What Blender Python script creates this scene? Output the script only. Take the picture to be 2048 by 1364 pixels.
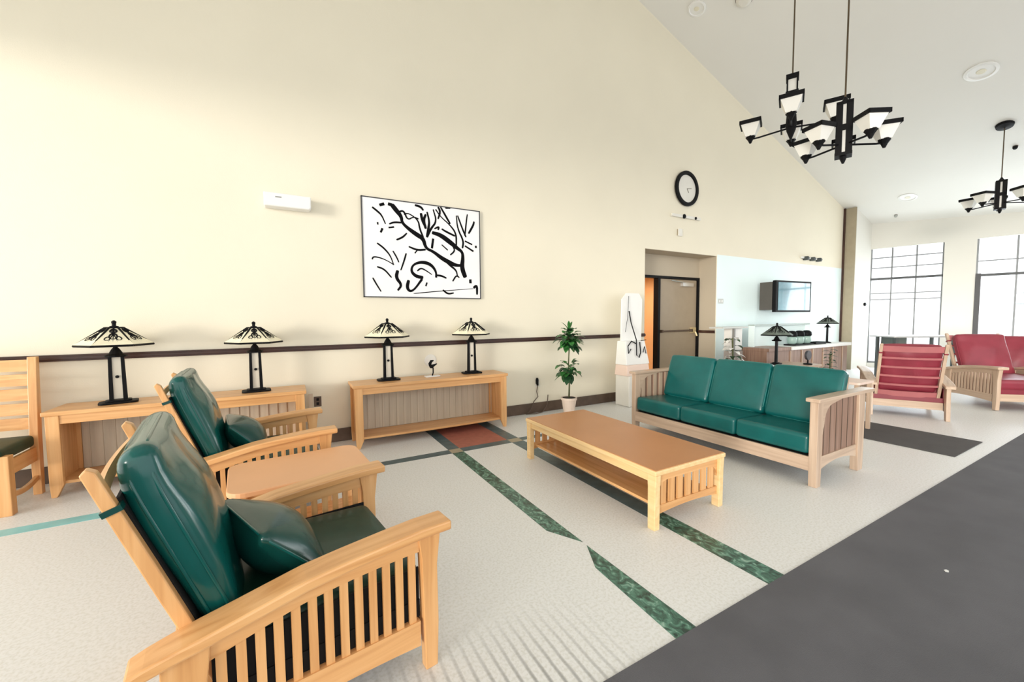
import bpy, math, random
from mathutils import Vector, Matrix
random.seed(7)
for o in list(bpy.data.objects): bpy.data.objects.remove(o, do_unlink=True)
SC = bpy.context.scene
COL = SC.collection
R = math.radians

# ------------------------------------------------------------------ camera
cam_data = bpy.data.cameras.new('camera'); cam = bpy.data.objects.new('camera', cam_data); COL.objects.link(cam)
cam_data.sensor_fit = 'HORIZONTAL'; cam_data.sensor_width = 36.0; cam_data.lens = 797.0/2048*36
cam_data.clip_start = 0.05; cam_data.clip_end = 200
yaw, pitch, roll = R(29.1), R(3.3), R(-0.5)
f = Vector((math.sin(yaw)*math.cos(pitch), math.cos(yaw)*math.cos(pitch), -math.sin(pitch)))
r0 = Vector((math.cos(yaw), -math.sin(yaw), 0)); u0 = r0.cross(f)
rr = math.cos(roll)*r0 + math.sin(roll)*u0; uu = -math.sin(roll)*r0 + math.cos(roll)*u0
m = Matrix((rr, uu, -f)).transposed().to_4x4(); m.translation = Vector((0, 0, 1.5))
cam.matrix_world = m
SC.camera = cam

# ------------------------------------------------------------------ colour management
SC.view_settings.view_transform = 'Standard'; SC.view_settings.look = 'None'
SC.view_settings.gamma = 1; SC.view_settings.use_curve_mapping = False
SC.view_settings.exposure = 0.84

# ------------------------------------------------------------------ daylight
world = bpy.data.worlds.new('world'); SC.world = world; world.use_nodes = True
nt = world.node_tree; nt.nodes.clear()
wo = nt.nodes.new('ShaderNodeOutputWorld'); bg = nt.nodes.new('ShaderNodeBackground')
tc = nt.nodes.new('ShaderNodeTexCoord'); sx = nt.nodes.new('ShaderNodeSeparateXYZ')
mp = nt.nodes.new('ShaderNodeMapRange'); mp.inputs[1].default_value = -0.8; mp.inputs[2].default_value = 0.9
cr = nt.nodes.new('ShaderNodeValToRGB')
cr.color_ramp.elements[0].color = (1.0, 0.965, 0.90, 1); cr.color_ramp.elements[1].color = (0.90, 0.95, 1.0, 1)
nt.links.new(tc.outputs['Generated'], sx.inputs[0]); nt.links.new(sx.outputs['X'], mp.inputs[0])
nt.links.new(mp.outputs[0], cr.inputs[0]); nt.links.new(cr.outputs[0], bg.inputs[0])
bg.inputs[1].default_value = 1.15; nt.links.new(bg.outputs[0], wo.inputs[0])

def sun(name, direction, strength, angle, col):
    l = bpy.data.lights.new(name, 'SUN'); l.energy = strength; l.angle = R(angle); l.color = col
    o = bpy.data.objects.new(name, l); COL.objects.link(o)
    o.rotation_euler = Vector(direction).to_track_quat('-Z', 'Y').to_euler()
sun('low_daylight', (2.0, 1.0, -0.12), 1.25, 14, (1.0, 0.95, 0.86))
def area(name, loc, direction, w, h, energy, col):
    l = bpy.data.lights.new(name, 'AREA'); l.shape = 'RECTANGLE'; l.size = w; l.size_y = h; l.energy = energy; l.color = col
    o = bpy.data.objects.new(name, l); COL.objects.link(o); o.location = loc
    o.rotation_euler = Vector(direction).to_track_quat('-Z', 'Z').to_euler()
# daylight standing in the two windows of the far wall (outside the panes)
FA = Vector((14.5, 5.06, 0)); FB = Vector((15.09, 2.44, 0)); FU = (FB-FA).normalized(); FN = Vector((-FU.y, FU.x, 0))  # FN points outside
if FN.x < 0: FN = -FN
def far(s, z, d=0.0): p = FA + FU*s + FN*d; return Vector((p.x, p.y, z))
area('window_daylight', far(0.72, 1.8, 0.45), -FN, 1.4, 3.0, 85, (0.86, 0.95, 1.0))
area('window_daylight', far(3.2, 1.8, 0.45), -FN, 2.4, 3.0, 95, (0.86, 0.95, 1.0))

# ------------------------------------------------------------------ materials
def _new(name):
    mt = bpy.data.materials.new(name); mt.use_nodes = True
    return mt, mt.node_tree, mt.node_tree.nodes['Principled BSDF']
def plain(name, col, rough=0.5, metal=0.0, var=0.04, scale=6, bump=0.0, bscale=80, spec=0.5, coat=0.0):
    mt, t, b = _new(name); L = t.links
    co = t.nodes.new('ShaderNodeTexCoord'); nz = t.nodes.new('ShaderNodeTexNoise'); nz.inputs['Scale'].default_value = scale
    nz.inputs['Detail'].default_value = 3
    L.new(co.outputs['Object'], nz.inputs['Vector'])
    rp = t.nodes.new('ShaderNodeValToRGB')
    rp.color_ramp.elements[0].position = .3; rp.color_ramp.elements[1].position = .7
    rp.color_ramp.elements[0].color = tuple(max(0, c*(1-var)) for c in col)+(1,)
    rp.color_ramp.elements[1].color = tuple(min(1, c*(1+var)) for c in col)+(1,)
    L.new(nz.outputs['Fac'], rp.inputs[0]); L.new(rp.outputs[0], b.inputs['Base Color'])
    b.inputs['Roughness'].default_value = rough; b.inputs['Metallic'].default_value = metal
    b.inputs['Specular IOR Level'].default_value = spec; b.inputs['Coat Weight'].default_value = coat
    if bump:
        n2 = t.nodes.new('ShaderNodeTexNoise'); n2.inputs['Scale'].default_value = bscale
        L.new(co.outputs['Object'], n2.inputs['Vector'])
        bp = t.nodes.new('ShaderNodeBump'); bp.inputs['Strength'].default_value = bump; bp.inputs['Distance'].default_value = .01
        L.new(n2.outputs['Fac'], bp.inputs['Height']); L.new(bp.outputs[0], b.inputs['Normal'])
    return mt
def wood(name, axis, c1, c2, c3, rough=0.33):
    mt, t, b = _new(name); L = t.links
    co = t.nodes.new('ShaderNodeTexCoord'); mpn = t.nodes.new('ShaderNodeMapping')
    s = [26, 26, 26]; s[axis] = 1.3; mpn.inputs['Scale'].default_value = s
    L.new(co.outputs['Object'], mpn.inputs['Vector'])
    nz = t.nodes.new('ShaderNodeTexNoise'); nz.inputs['Scale'].default_value = 1.0; nz.inputs['Detail'].default_value = 5
    nz.inputs['Distortion'].default_value = 0.6
    L.new(mpn.outputs[0], nz.inputs['Vector'])
    rp = t.nodes.new('ShaderNodeValToRGB'); e = rp.color_ramp.elements
    e[0].position = .28; e[1].position = .72; e[0].color = c1+(1,); e[1].color = c3+(1,)
    k = e.new(.5); k.color = c2+(1,)
    L.new(nz.outputs['Fac'], rp.inputs[0]); L.new(rp.outputs[0], b.inputs['Base Color'])
    b.inputs['Roughness'].default_value = rough
    bp = t.nodes.new('ShaderNodeBump'); bp.inputs['Strength'].default_value = .12; bp.inputs['Distance'].default_value = .003
    L.new(nz.outputs['Fac'], bp.inputs['Height']); L.new(bp.outputs[0], b.inputs['Normal'])
    return mt
WC = ((0.60, 0.29, 0.105), (0.72, 0.385, 0.155), (0.80, 0.47, 0.21))
WX, WY, WZ = [wood('maple_'+n, i, *WC) for i, n in enumerate('xyz')]
RC = ((0.47, 0.33, 0.24), (0.57, 0.42, 0.31), (0.65, 0.50, 0.38))  # same maple, paled so overexposure by the windows sits in its colour
GX, GY, GZ = [wood('glare_maple_'+n, i, *RC) for i, n in enumerate('xyz')]
PX = wood('panel_brown', 2, (0.22, 0.13, 0.09), (0.30, 0.18, 0.13), (0.37, 0.24, 0.18), .45)
LAM = plain('tan_laminate', (0.56, 0.25, 0.10), .38, var=.03, scale=3)
LAM2 = plain('peach_laminate', (0.80, 0.43, 0.22), .38, var=.03, scale=3)
def leather(name, col, rough):
    mt = plain(name, col, rough, var=.12, scale=5, bump=.35, bscale=4, coat=.12, spec=.4); return mt
GREEN = leather('green_vinyl', (0.004, 0.085, 0.075), .19)
DGREEN = leather('dark_green_vinyl', (0.004, 0.050, 0.042), .24)
SEATG = leather('seat_green', (0.008, 0.045, 0.030), .5)
TEAL = leather('teal_vinyl', (0.003, 0.105, 0.102), .30)
TEALD = leather('teal_piping', (0.02, 0.20, 0.19), .3)
RED = leather('red_vinyl', (0.25, 0.030, 0.050), .4)
BLACK = plain('black_iron', (0.005, 0.005, 0.006), .55, spec=.15)
SHADOWCLOTH = plain('black_deck_gap_shade', (0.006, 0.006, 0.006), .9)
WALL = plain('cream_paint', (0.82, 0.765, 0.625), .75, var=.015, scale=1.2, bump=.08, bscale=120)
WALLB = plain('pale_blue_white', (0.80, 0.93, 0.94), .6, var=.01, scale=1.2)
CEIL = plain('ceiling_paint', (0.82, 0.81, 0.77), .85, var=.01, scale=1)
WALLW = plain('white_grey_paint', (0.72, 0.71, 0.66), .7, var=.01, scale=1)
WHITE = plain('white_plastic', (0.86, 0.86, 0.84), .4, var=.01)
OFFW = plain('off_white', (0.78, 0.76, 0.70), .5, var=.02)
RAIL = plain('dark_brown_rail', (0.045, 0.016, 0.010), .4, var=.2, scale=8)
BASEB = plain('brown_base', (0.10, 0.065, 0.045), .45, var=.2, scale=8)
DOORM = plain('taupe_door', (0.34, 0.27, 0.19), .45, var=.03)
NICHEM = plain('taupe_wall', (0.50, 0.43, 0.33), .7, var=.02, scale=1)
ORANGE = plain('orange_wall', (0.62, 0.38, 0.20), .5, var=.06, scale=2)
BRASS = plain('brass', (0.75, 0.62, 0.36), .3, metal=.7)
CHROME = plain('chrome', (0.75, 0.75, 0.75), .2, metal=.9)
LEAF = plain('leaf_green', (0.035, 0.16, 0.035), .38, var=.6, scale=14)
LEAFD = plain('leaf_dark', (0.012, 0.055, 0.018), .4, var=.5, scale=14)
STEM = plain('stem', (0.09, 0.10, 0.04), .6, var=.3, scale=20)
POT = plain('pot_clay', (0.80, 0.66, 0.56), .6, var=.05)
SOIL = plain('soil', (0.02, 0.015, 0.01), .95, var=.4, scale=40)
CANVAS = plain('white_canvas', (0.88, 0.88, 0.90), .6, var=.02, scale=3)
INK = plain('ink', (0.005, 0.005, 0.006), .8, spec=.1)
CARPET = plain('grey_carpet', (0.112, 0.112, 0.124), .85, var=.10, scale=3, bump=.3, bscale=300)
CARPETD = plain('charcoal_mat', (0.085, 0.080, 0.080), .9, var=.08, scale=4, bump=.3, bscale=300)
SHADE = plain('cream_glass', (0.84, 0.78, 0.58), .3, var=.08, scale=12)
SHADED = plain('grey_green_shade', (0.12, 0.15, 0.13), .5, var=.3, scale=12)
FROST = plain('frosted_glass', (0.88, 0.87, 0.82), .35, var=.02)
AMBER = plain('pale_amber_glass', (0.78, 0.72, 0.60), .3, var=.05)
STRIPW = plain('taupe_strip', (0.36, 0.31, 0.22), .7, var=.05)
PINKY = plain('pale_peach', (0.82, 0.64, 0.55), .6, var=.02)
SCREEN = plain('tv_screen', (0.10, 0.26, 0.32), .12, var=.35, scale=2.2, coat=.6)

def glass_mat():
    mt = bpy.data.materials.new('window_glass'); mt.use_nodes = True; t = mt.node_tree; t.nodes.clear()
    o = t.nodes.new('ShaderNodeOutputMaterial'); mx = t.nodes.new('ShaderNodeMixShader')
    a = t.nodes.new('ShaderNodeBsdfTransparent'); g = t.nodes.new('ShaderNodeBsdfGlossy'); g.inputs['Roughness'].default_value = .05
    mx.inputs[0].default_value = .06; t.links.new(a.outputs[0], mx.inputs[1]); t.links.new(g.outputs[0], mx.inputs[2])
    t.links.new(mx.outputs[0], o.inputs[0]); return mt
GLASS = glass_mat()
def marble():
    mt, t, b = _new('green_marble'); L = t.links
    co = t.nodes.new('ShaderNodeTexCoord'); mpn = t.nodes.new('ShaderNodeMapping'); mpn.inputs['Scale'].default_value = (1, .7, 1)
    L.new(co.outputs['Object'], mpn.inputs['Vector'])
    nz = t.nodes.new('ShaderNodeTexNoise'); nz.inputs['Scale'].default_value = 22; nz.inputs['Detail'].default_value = 6; nz.inputs['Distortion'].default_value = 1.5
    L.new(mpn.outputs[0], nz.inputs['Vector'])
    rp = t.nodes.new('ShaderNodeValToRGB'); e = rp.color_ramp.elements
    e[0].position = .36; e[0].color = (.018, .05, .04, 1); e[1].position = .70; e[1].color = (.34, .50, .42, 1)
    k = e.new(.5); k.color = (.055, .15, .11, 1)
    k = e.new(.60); k.color = (.11, .27, .20, 1)
    L.new(nz.outputs['Fac'], rp.inputs[0]); L.new(rp.outputs[0], b.inputs['Base Color']); b.inputs['Roughness'].default_value = .3
    return mt
MARBLE = marble()
def floor_mat():
    # speckled cream sheet floor with fine ribs across its near part
    mt, t, b = _new('speckled_floor'); L = t.links
    co = t.nodes.new('ShaderNodeTexCoord')
    nz = t.nodes.new('ShaderNodeTexNoise'); nz.inputs['Scale'].default_value = 70; nz.inputs['Detail'].default_value = 2
    L.new(co.outputs['Object'], nz.inputs['Vector'])
    rp = t.nodes.new('ShaderNodeValToRGB'); e = rp.color_ramp.elements
    e[0].position = .34; e[0].color = (.73, .73, .70, 1); e[1].position = .56; e[1].color = (.83, .835, .83, 1)
    L.new(nz.outputs['Fac'], rp.inputs[0])
    wv = t.nodes.new('ShaderNodeTexWave'); wv.wave_type = 'BANDS'; wv.bands_direction = 'X'; wv.inputs['Scale'].default_value = 6
    wv.inputs['Distortion'].default_value = .6; wv.inputs['Detail'].default_value = 1
    L.new(co.outputs['Object'], wv.inputs['Vector'])
    r2 = t.nodes.new('ShaderNodeValToRGB'); r2.color_ramp.elements[0].position = .0; r2.color_ramp.elements[1].position = .35
    r2.color_ramp.elements[0].color = (.38, .38, .38, 1); r2.color_ramp.elements[1].color = (1, 1, 1, 1)
    L.new(wv.outputs['Fac'], r2.inputs[0])
    sp = t.nodes.new('ShaderNodeSeparateXYZ'); L.new(co.outputs['Object'], sp.inputs[0])
    m1 = t.nodes.new('ShaderNodeMapRange'); m1.inputs[1].default_value = 1.75; m1.inputs[2].default_value = 1.25; L.new(sp.outputs['Y'], m1.inputs[0])
    m2 = t.nodes.new('ShaderNodeMapRange'); m2.inputs[1].default_value = 1.35; m2.inputs[2].default_value = .9; L.new(sp.outputs['X'], m2.inputs[0])
    mm = t.nodes.new('ShaderNodeMath'); mm.operation = 'MULTIPLY'; L.new(m1.outputs[0], mm.inputs[0]); L.new(m2.outputs[0], mm.inputs[1])
    mx = t.nodes.new('ShaderNodeMix'); mx.data_type = 'RGBA'; mx.blend_type = 'MULTIPLY'
    L.new(mm.outputs[0], mx.inputs[0]); L.new(rp.outputs[0], mx.inputs[6]); L.new(r2.outputs[0], mx.inputs[7])
    L.new(mx.outputs[2], b.inputs['Base Color']); b.inputs['Roughness'].default_value = .42
    return mt
FLOORM = floor_mat()
TILE = plain('red_tile', (.42, .145, .105), .45, var=.12, scale=14)
CORNER = plain('tan_tile', (.42, .36, .25), .4, var=.06, scale=14)
BLUEG = plain('slate_tile', (.085, .135, .15), .35, var=.25, scale=10)

# ------------------------------------------------------------------ mesh helpers
class MB:
    def __init__(s, M=None): s.v = []; s.f = []; s.mi = []; s.M = M; s.cur = 0
    def add(s, vs, fs):
        b = len(s.v)
        for p in vs:
            p = Vector(p); s.v.append(tuple(s.M @ p) if s.M is not None else tuple(p))
        for q in fs: s.f.append(tuple(b+i for i in q)); s.mi.append(s.cur)
        return s
    def bx(s, x0, x1, y0, y1, z0, z1):
        return s.add([(x0,y0,z0),(x1,y0,z0),(x1,y1,z0),(x0,y1,z0),(x0,y0,z1),(x1,y0,z1),(x1,y1,z1),(x0,y1,z1)],
                     [(0,3,2,1),(4,5,6,7),(0,1,5,4),(1,2,6,5),(2,3,7,6),(3,0,4,7)])
    def hull8(s, lo, hi):  # two quads
        return s.add(list(lo)+list(hi), [(0,3,2,1),(4,5,6,7),(0,1,5,4),(1,2,6,5),(2,3,7,6),(3,0,4,7)])
    def prism(s, prof, axis, a, b):
        n = len(prof)
        def P(u, w, t):
            return (t,u,w) if axis == 0 else ((u,t,w) if axis == 1 else (u,w,t))
        vs = [P(u,w,a) for u,w in prof]+[P(u,w,b) for u,w in prof]
        fs = [tuple(range(n))[::-1], tuple(range(n,2*n))]+[(i,(i+1)%n,n+(i+1)%n,n+i) for i in range(n)]
        return s.add(vs, fs)
    def strip(s, secs, closed_caps=True):  # secs: list of 4-point sections
        vs = [p for q in secs for p in q]; fs = []
        for i in range(len(secs)-1):
            for k in range(4):
                fs.append((4*i+k, 4*i+(k+1)%4, 4*i+4+(k+1)%4, 4*i+4+k))
        fs += [(3,2,1,0), tuple(4*(len(secs)-1)+k for k in range(4))]
        return s.add(vs, fs)
    def tube(s, pts, r, n=8, closed=False):
        pts = [Vector(p) for p in pts]; N = len(pts); vs = []; fs = []
        rs = r if isinstance(r, (list, tuple)) else [r]*N
        up = None
        for i, p in enumerate(pts):
            if closed: d = pts[(i+1)%N]-pts[i-1]
            else: d = pts[min(i+1,N-1)]-pts[max(i-1,0)]
            d.normalize()
            if up is None:
                up = Vector((0,0,1)) if abs(d.z) < .9 else Vector((1,0,0))
            a = d.cross(up).normalized(); b = a.cross(d).normalized(); up = b
            for k in range(n):
                t = 2*math.pi*k/n; vs.append(p + a*math.cos(t)*rs[i] + b*math.sin(t)*rs[i])
        M_ = N if closed else N-1
        for i in range(M_):
            j = (i+1) % N
            for k in range(n): fs.append((i*n+k, i*n+(k+1)%n, j*n+(k+1)%n, j*n+k))
        if not closed: fs += [tuple(range(n))[::-1], tuple((N-1)*n+k for k in range(n))]
        return s.add(vs, fs)
    def lathe(s, prof, n=20, c=(0,0,0), rot=0):
        vs = []; fs = []; P = len(prof)
        for r, z in prof:
            for k in range(n):
                t = 2*math.pi*k/n+rot; vs.append((c[0]+r*math.cos(t), c[1]+r*math.sin(t), c[2]+z))
        for i in range(P-1):
            for k in range(n): fs.append((i*n+k, i*n+(k+1)%n, (i+1)*n+(k+1)%n, (i+1)*n+k))
        fs += [tuple(range(n))[::-1], tuple((P-1)*n+k for k in range(n))]
        return s.add(vs, fs)
    def cushion(s, hx, hy, hz, r, bulge=.25, n=10, edge=0.0):
        r = min(r, hx, hy, hz)
        def ticks(h):
            a = [-h + r*(1-math.cos(math.pi/2*k/4)) for k in range(4)]
            m_ = [-(h-r) + 2*(h-r)*k/n for k in range(n+1)]
            return a + m_ + [-q for q in a[::-1]]
        H = (hx, hy, hz); T = [ticks(h) for h in H]; idx = {}; vs = []; fs = []
        def vert(p):
            c = [max(-(H[i]-r), min(H[i]-r, p[i])) for i in range(3)]
            d = Vector([p[i]-c[i] for i in range(3)]); l = d.length
            q = Vector(c) + (d/l*r if l > 1e-9 else Vector((0,0,0)))
            u, w = q.x/hx, q.y/hy
            g = max(0, 1-u*u)*max(0, 1-w*w)
            k = 1 + bulge*g - edge*max(abs(u), abs(w))**6
            q.z *= k
            key = tuple(round(t, 5) for t in q)
            if key not in idx: idx[key] = len(vs); vs.append(tuple(q))
            return idx[key]
        for ax in range(3):
            a, b = (ax+1)%3, (ax+2)%3
            for sg in (-1, 1):
                for i in range(len(T[a])-1):
                    for j in range(len(T[b])-1):
                        ids = []
                        for (ii, jj) in ((i,j),(i+1,j),(i+1,j+1),(i,j+1)):
                            p = [0,0,0]; p[ax] = sg*H[ax]; p[a] = T[a][ii]; p[b] = T[b][jj]; ids.append(vert(p))
                        if sg < 0: ids = ids[::-1]
                        ids = list(dict.fromkeys(ids))
                        if len(ids) >= 3: fs.append(tuple(ids))
        return s.add(vs, fs)
    def build(s, name, mats, parent=None, smooth=False, bevel=0.0, loc=None):
        me = bpy.data.meshes.new(name); me.from_pydata(s.v, [], s.f)
        if not isinstance(mats, (list, tuple)): mats = [mats]
        for q in mats: me.materials.append(q)
        for p, k in zip(me.polygons, s.mi): p.material_index = k; p.use_smooth = smooth
        me.validate(); me.update()
        import bmesh
        bm = bmesh.new(); bm.from_mesh(me); bmesh.ops.recalc_face_normals(bm, faces=bm.faces[:]); bm.to_mesh(me); bm.free()
        o = bpy.data.objects.new(name, me); COL.objects.link(o)
        if parent is not None: o.parent = parent
        if loc is not None: o.location = loc
        if bevel:
            bv = o.modifiers.new('bevel', 'BEVEL'); bv.width = bevel; bv.segments = 2; bv.limit_method = 'ANGLE'; bv.angle_limit = R(35)
        return o
def tag(o, label=None, cat=None, group=None, kind=None):
    if label: o['label'] = label
    if cat: o['category'] = cat
    if group: o['group'] = group
    if kind: o['kind'] = kind
    return o
def thing(name, label, cat, loc=(0,0,0), rz=0.0, group=None):
    o = bpy.data.objects.new(name, None); COL.objects.link(o); o.location = loc; o.rotation_euler = (0,0,rz)
    o.empty_display_size = .1
    return tag(o, label, cat, group)
def copy_tree(o, parent=None):
    c = o.copy(); COL.objects.link(c)
    if parent is not None: c.parent = parent
    for ch in [q for q in bpy.data.objects if q.parent == o and q != c]: copy_tree(ch, c)
    return c
def struct(name, mb, mt, **k): return tag(mb.build(name, mt, **k), kind='structure')
def T(x=0,y=0,z=0): return Matrix.Translation((x,y,z))
def RX(a): return Matrix.Rotation(a,4,'X')
def RY(a): return Matrix.Rotation(a,4,'Y')
def RZ(a): return Matrix.Rotation(a,4,'Z')
# ================================================================== THE ROOM
WY0 = 5.28           # face of the long wall
def rake(x): return 4.42 + .33*(13.45-x) if x > 4.2 else 4.42 + .33*(13.45-4.2) - .33*(4.2-x)
mb = MB(); mb.bx(-3.6, 17.5, -3.2, 9.2, -.12, 0)
e = .0015
def patch(pts, k): mb.cur = k; mb.prism(pts, 2, 0.0002, e)
S1, S1b, S2, S2b = 1.53, 1.665, 2.29, 2.45
H0, H1 = 4.135, 4.265
patch([(S1, H0), (S1, 2.27), (S1b-.005, 2.03), (S1b, H0)], 1)          # first marble strip, glare on it shaped as a taper and gap
patch([(S1b-.008, 1.99), (S1+.02, 1.78), (S1-.01, 1.181), (S1b, 1.181)], 1)
patch([(S1, H1), (S1, WY0), (S1b, WY0), (S1b, H1)][::-1], 4)
patch([(S2, H0), (S2, 2.05), (S2b, 2.05), (S2b, H0)][::-1], 4)
patch([(S2, 2.05), (S2, 1.181), (S2b, 1.181), (S2b, 2.05)][::-1], 1)
patch([(S2, H1), (S2, WY0), (S2b, WY0), (S2b, H1)][::-1], 4)
patch([(S1, H0), (S1b, H0), (S1b, H1), (S1, H1)], 3)
patch([(S2, H0), (S2b, H0), (S2b, H1), (S2, H1)], 3)
patch([(S1b, H0), (S2, H0), (S2, H1), (S1b, H1)], 4)
patch([(-.75, H0+.03), (S1, H0), (S1, H1), (-.75, H1-.01)], 4)
patch([(-3.6, H0-.04), (-.75, H0), (-.75, H1-.01), (-3.6, H1-.03)], 5)
patch([(S2b, H0+.02), (3.1, H0+.03), (3.1, H1-.02), (S2b, H1)], 4)
patch([(S1b, H1), (S2, H1), (S2, WY0), (S1b, WY0)], 2)
TEALT = plain('teal_inlay', (.26, .60, .62), .35, var=.12, scale=6)
struct('floor', mb, [FLOORM, MARBLE, TILE, CORNER, BLUEG, TEALT])

mb = MB(); mb.bx(-3.6, 14.2, -3.2, 1.18, .0005, .007)
tag(mb.build('carpet', CARPET), 'wide dark grey carpet covering the floor on the lower right', 'carpet')
mb = MB(); mb.bx(6.05, 7.02, 1.33, 4.2, .0005, .009)
tag(mb.build('floor_mat', CARPETD, bevel=.002), 'charcoal rectangular mat lying behind the long teal sofa', 'mat')

# long wall with the doorway recess
DX0, DX1, DZ, DY = 5.755, 7.865, 2.76, 5.68
def ygon(x0, x1, z0f, z1f, y0, y1, mb):
    n = max(1, int((x1-x0)/1.0)); 
    xs = [x0+(x1-x0)*i/n for i in range(n+1)]
    if x0 < 4.2 < x1 and 4.2 not in xs: xs = sorted(xs+[4.2])
    prof = [(x, z0f) for x in xs]+[(x, rake(x)) for x in xs[::-1]]
    mb.prism(prof, 1, y0, y1)
mb = MB(); ygon(-3.6, DX0, 0, 0, WY0, WY0+.2, mb); ygon(DX0, DX1, DZ, 0, WY0, WY0+.2, mb); ygon(DX1, 13.47, 0, 0, WY0, WY0+.2, mb)
struct('wall_back', mb, WALL)
# pale blue field on the far part of the long wall, with a straight top edge
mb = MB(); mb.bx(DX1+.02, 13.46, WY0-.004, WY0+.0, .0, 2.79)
struct('wall_back_field', mb, WALLB)
# the recess: sides, soffit, inner wall with the door opening
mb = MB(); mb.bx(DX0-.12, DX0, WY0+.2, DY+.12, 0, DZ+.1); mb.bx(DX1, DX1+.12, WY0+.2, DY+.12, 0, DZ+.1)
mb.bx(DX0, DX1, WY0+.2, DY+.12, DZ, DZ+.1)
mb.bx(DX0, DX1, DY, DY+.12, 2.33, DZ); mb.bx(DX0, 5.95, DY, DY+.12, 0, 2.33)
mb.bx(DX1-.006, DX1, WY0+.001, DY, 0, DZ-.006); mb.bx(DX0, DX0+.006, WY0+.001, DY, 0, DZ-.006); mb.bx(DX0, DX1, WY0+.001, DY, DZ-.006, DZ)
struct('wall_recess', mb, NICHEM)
# corridor seen through the open leaf
mb = MB(); mb.bx(5.75, 7.9, 7.7, 7.8, 0, 2.9); mb.bx(7.8, 7.9, DY+.12, 7.7, 0, 2.9); mb.bx(5.65, 5.75, DY+.12, 7.8, 0, 2.9)
struct('wall_corridor', mb, ORANGE)
mb = MB(); mb.bx(5.65, 7.9, DY+.12, 7.8, 2.5, 2.6); struct('ceiling_corridor', mb, OFFW)
area('corridor_lamp', (6.6, 6.9, 2.42), (0, 0, -1), .9, .3, 26, (1.0, .82, .6))
# door 1: dark frame, closed leaf, open leaf gap
d = thing('door_1', None, None, (7.2, DY, 0)); d['kind'] = 'structure'
mb = MB(T(-7.2, -DY, 0)); mb.bx(5.95, 7.88-.02, DY-.02, DY+.10, 2.285, 2.335); mb.bx(6.56, 6.625, DY-.02, DY+.10, 0, 2.285); mb.bx(7.805, 7.86, DY-.02, DY+.10, 0, 2.285)
mb.bx(5.95, 6.0, DY-.02, DY+.10, 0, 2.285)
mb.build('door_frame', BLACK, d)
mb = MB(T(-7.2, -DY, 0)); mb.bx(6.628, 7.80, DY+.015, DY+.06, .01, 2.28); lf = mb.build('door_leaf', DOORM, d, bevel=.003)
mb = MB(T(-7.2, -DY, 0)); mb.tube([(6.68, DY-.04, 1.20), (7.60, DY-.04, 1.20)], .018, 8); mb.bx(6.66, 6.70, DY-.05, DY+.014, 1.17, 1.23); mb.bx(7.58, 7.62, DY-.05, DY+.014, 1.17, 1.23)
mb.build('push_bar', BASEB, lf)
mb = MB(T(-7.2, -DY, 0)); mb.bx(7.60, 7.72, DY-.05, DY+.014, 1.15, 1.26); mb.tube([(7.68, DY-.06, 1.17), (7.70, DY-.09, 1.08)], .018, 8); mb.build('door_handle', BRASS, lf)
mb = MB(T(-7.2, -DY, 0)); mb.bx(7.28, 7.62, DY-.05, DY+.014, 2.14, 2.21); mb.tube([(7.6, DY-.045, 2.2), (6.9, DY-.06, 2.25)], .012, 6); mb.build('door_closer', CHROME, lf)

# far end: step, window wall
mb = MB(); prof = [(13.47, 0), (14.52, 0), (14.52, rake(14.52)), (13.47, rake(13.47))]
mb.prism(prof, 1, 5.03, 5.48)
struct('wall_step', mb, WALLW)
mb = MB(); mb.bx(13.44, 13.468, 5.0, WY0-.005, 0, rake(13.5)); struct('trim_2', mb, STRIPW)
mb = MB(); mb.bx(13.40, 13.44, 5.235, WY0-.005, 0, rake(13.47)); struct('trim_3', mb, RAIL)
L_ = 9.0
def fbox(mb, s0, s1, z0, z1, d0, d1):
    lo = [far(s0,z0,d0), far(s1,z0,d0), far(s1,z0,d1), far(s0,z0,d1)]; hi = [far(s0,z1,d0), far(s1,z1,d0), far(s1,z1,d1), far(s0,z1,d1)]
    mb.hull8(lo, hi)
W1 = (0.02, 1.45, .12, 3.36); W2 = (2.0, 5.6, .12, 3.36)
mb = MB()
fbox(mb, -.25, L_, 3.36, 4.35, 0, .22); fbox(mb, -.25, L_, 0, .12, 0, .22); fbox(mb, -.25, .02, .12, 3.36, 0, .22)
fbox(mb, 1.45, 2.0, .12, 3.36, 0, .22); fbox(mb, 5.6, L_, .12, 3.36, 0, .22)
struct('wall_right', mb, WALLW)
def window(n, W, vs, hs, thick_h):
    w = thing('window_%d' % n, None, None, far(W[0], 0, .1)); w['kind'] = 'structure'
    o = w.location.copy(); M = T(-o.x, -o.y, 0)
    mb = MB(M); t = .032
    fbox(mb, W[0], W[0]+.035, W[2], W[3], .08, .14); fbox(mb, W[1]-.03, W[1], W[2], W[3], .08, .14)
    fbox(mb, W[0], W[1], W[2], W[2]+.05, .08, .14)
    for v in vs: fbox(mb, v-t/2, v+t/2, W[2], W[3], .09, .13)
    for h in hs: fbox(mb, W[0], W[1], h-.013, h+.013, .09, .13)
    mb.build('window_frame', plain('grey_frame', (.22,.23,.24), .5), w)
    mb = MB(M)
    for h in thick_h: fbox(mb, W[0], W[1], h-.03, h+.03, .07, .15)
    mb.build('window_bar', plain('dark_frame', (.06,.065,.07), .5), w)
    mb = MB(M); fbox(mb, W[0], W[1], W[2], W[3], .105, .111); mb.build('window_pane', GLASS, w)
window(1, W1, (.47, .95), (3.1, 2.82, 2.1, 1.93), (2.51,))
window(2, W2, (2.64, 3.6, 4.6), (2.81,), (2.46,))
mb = MB(); fbox(mb, 2.0, 2.09, .0, 2.5, -.02, .16); struct('door_2', mb, plain('charcoal_frame', (.05,.05,.055), .5))
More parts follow.
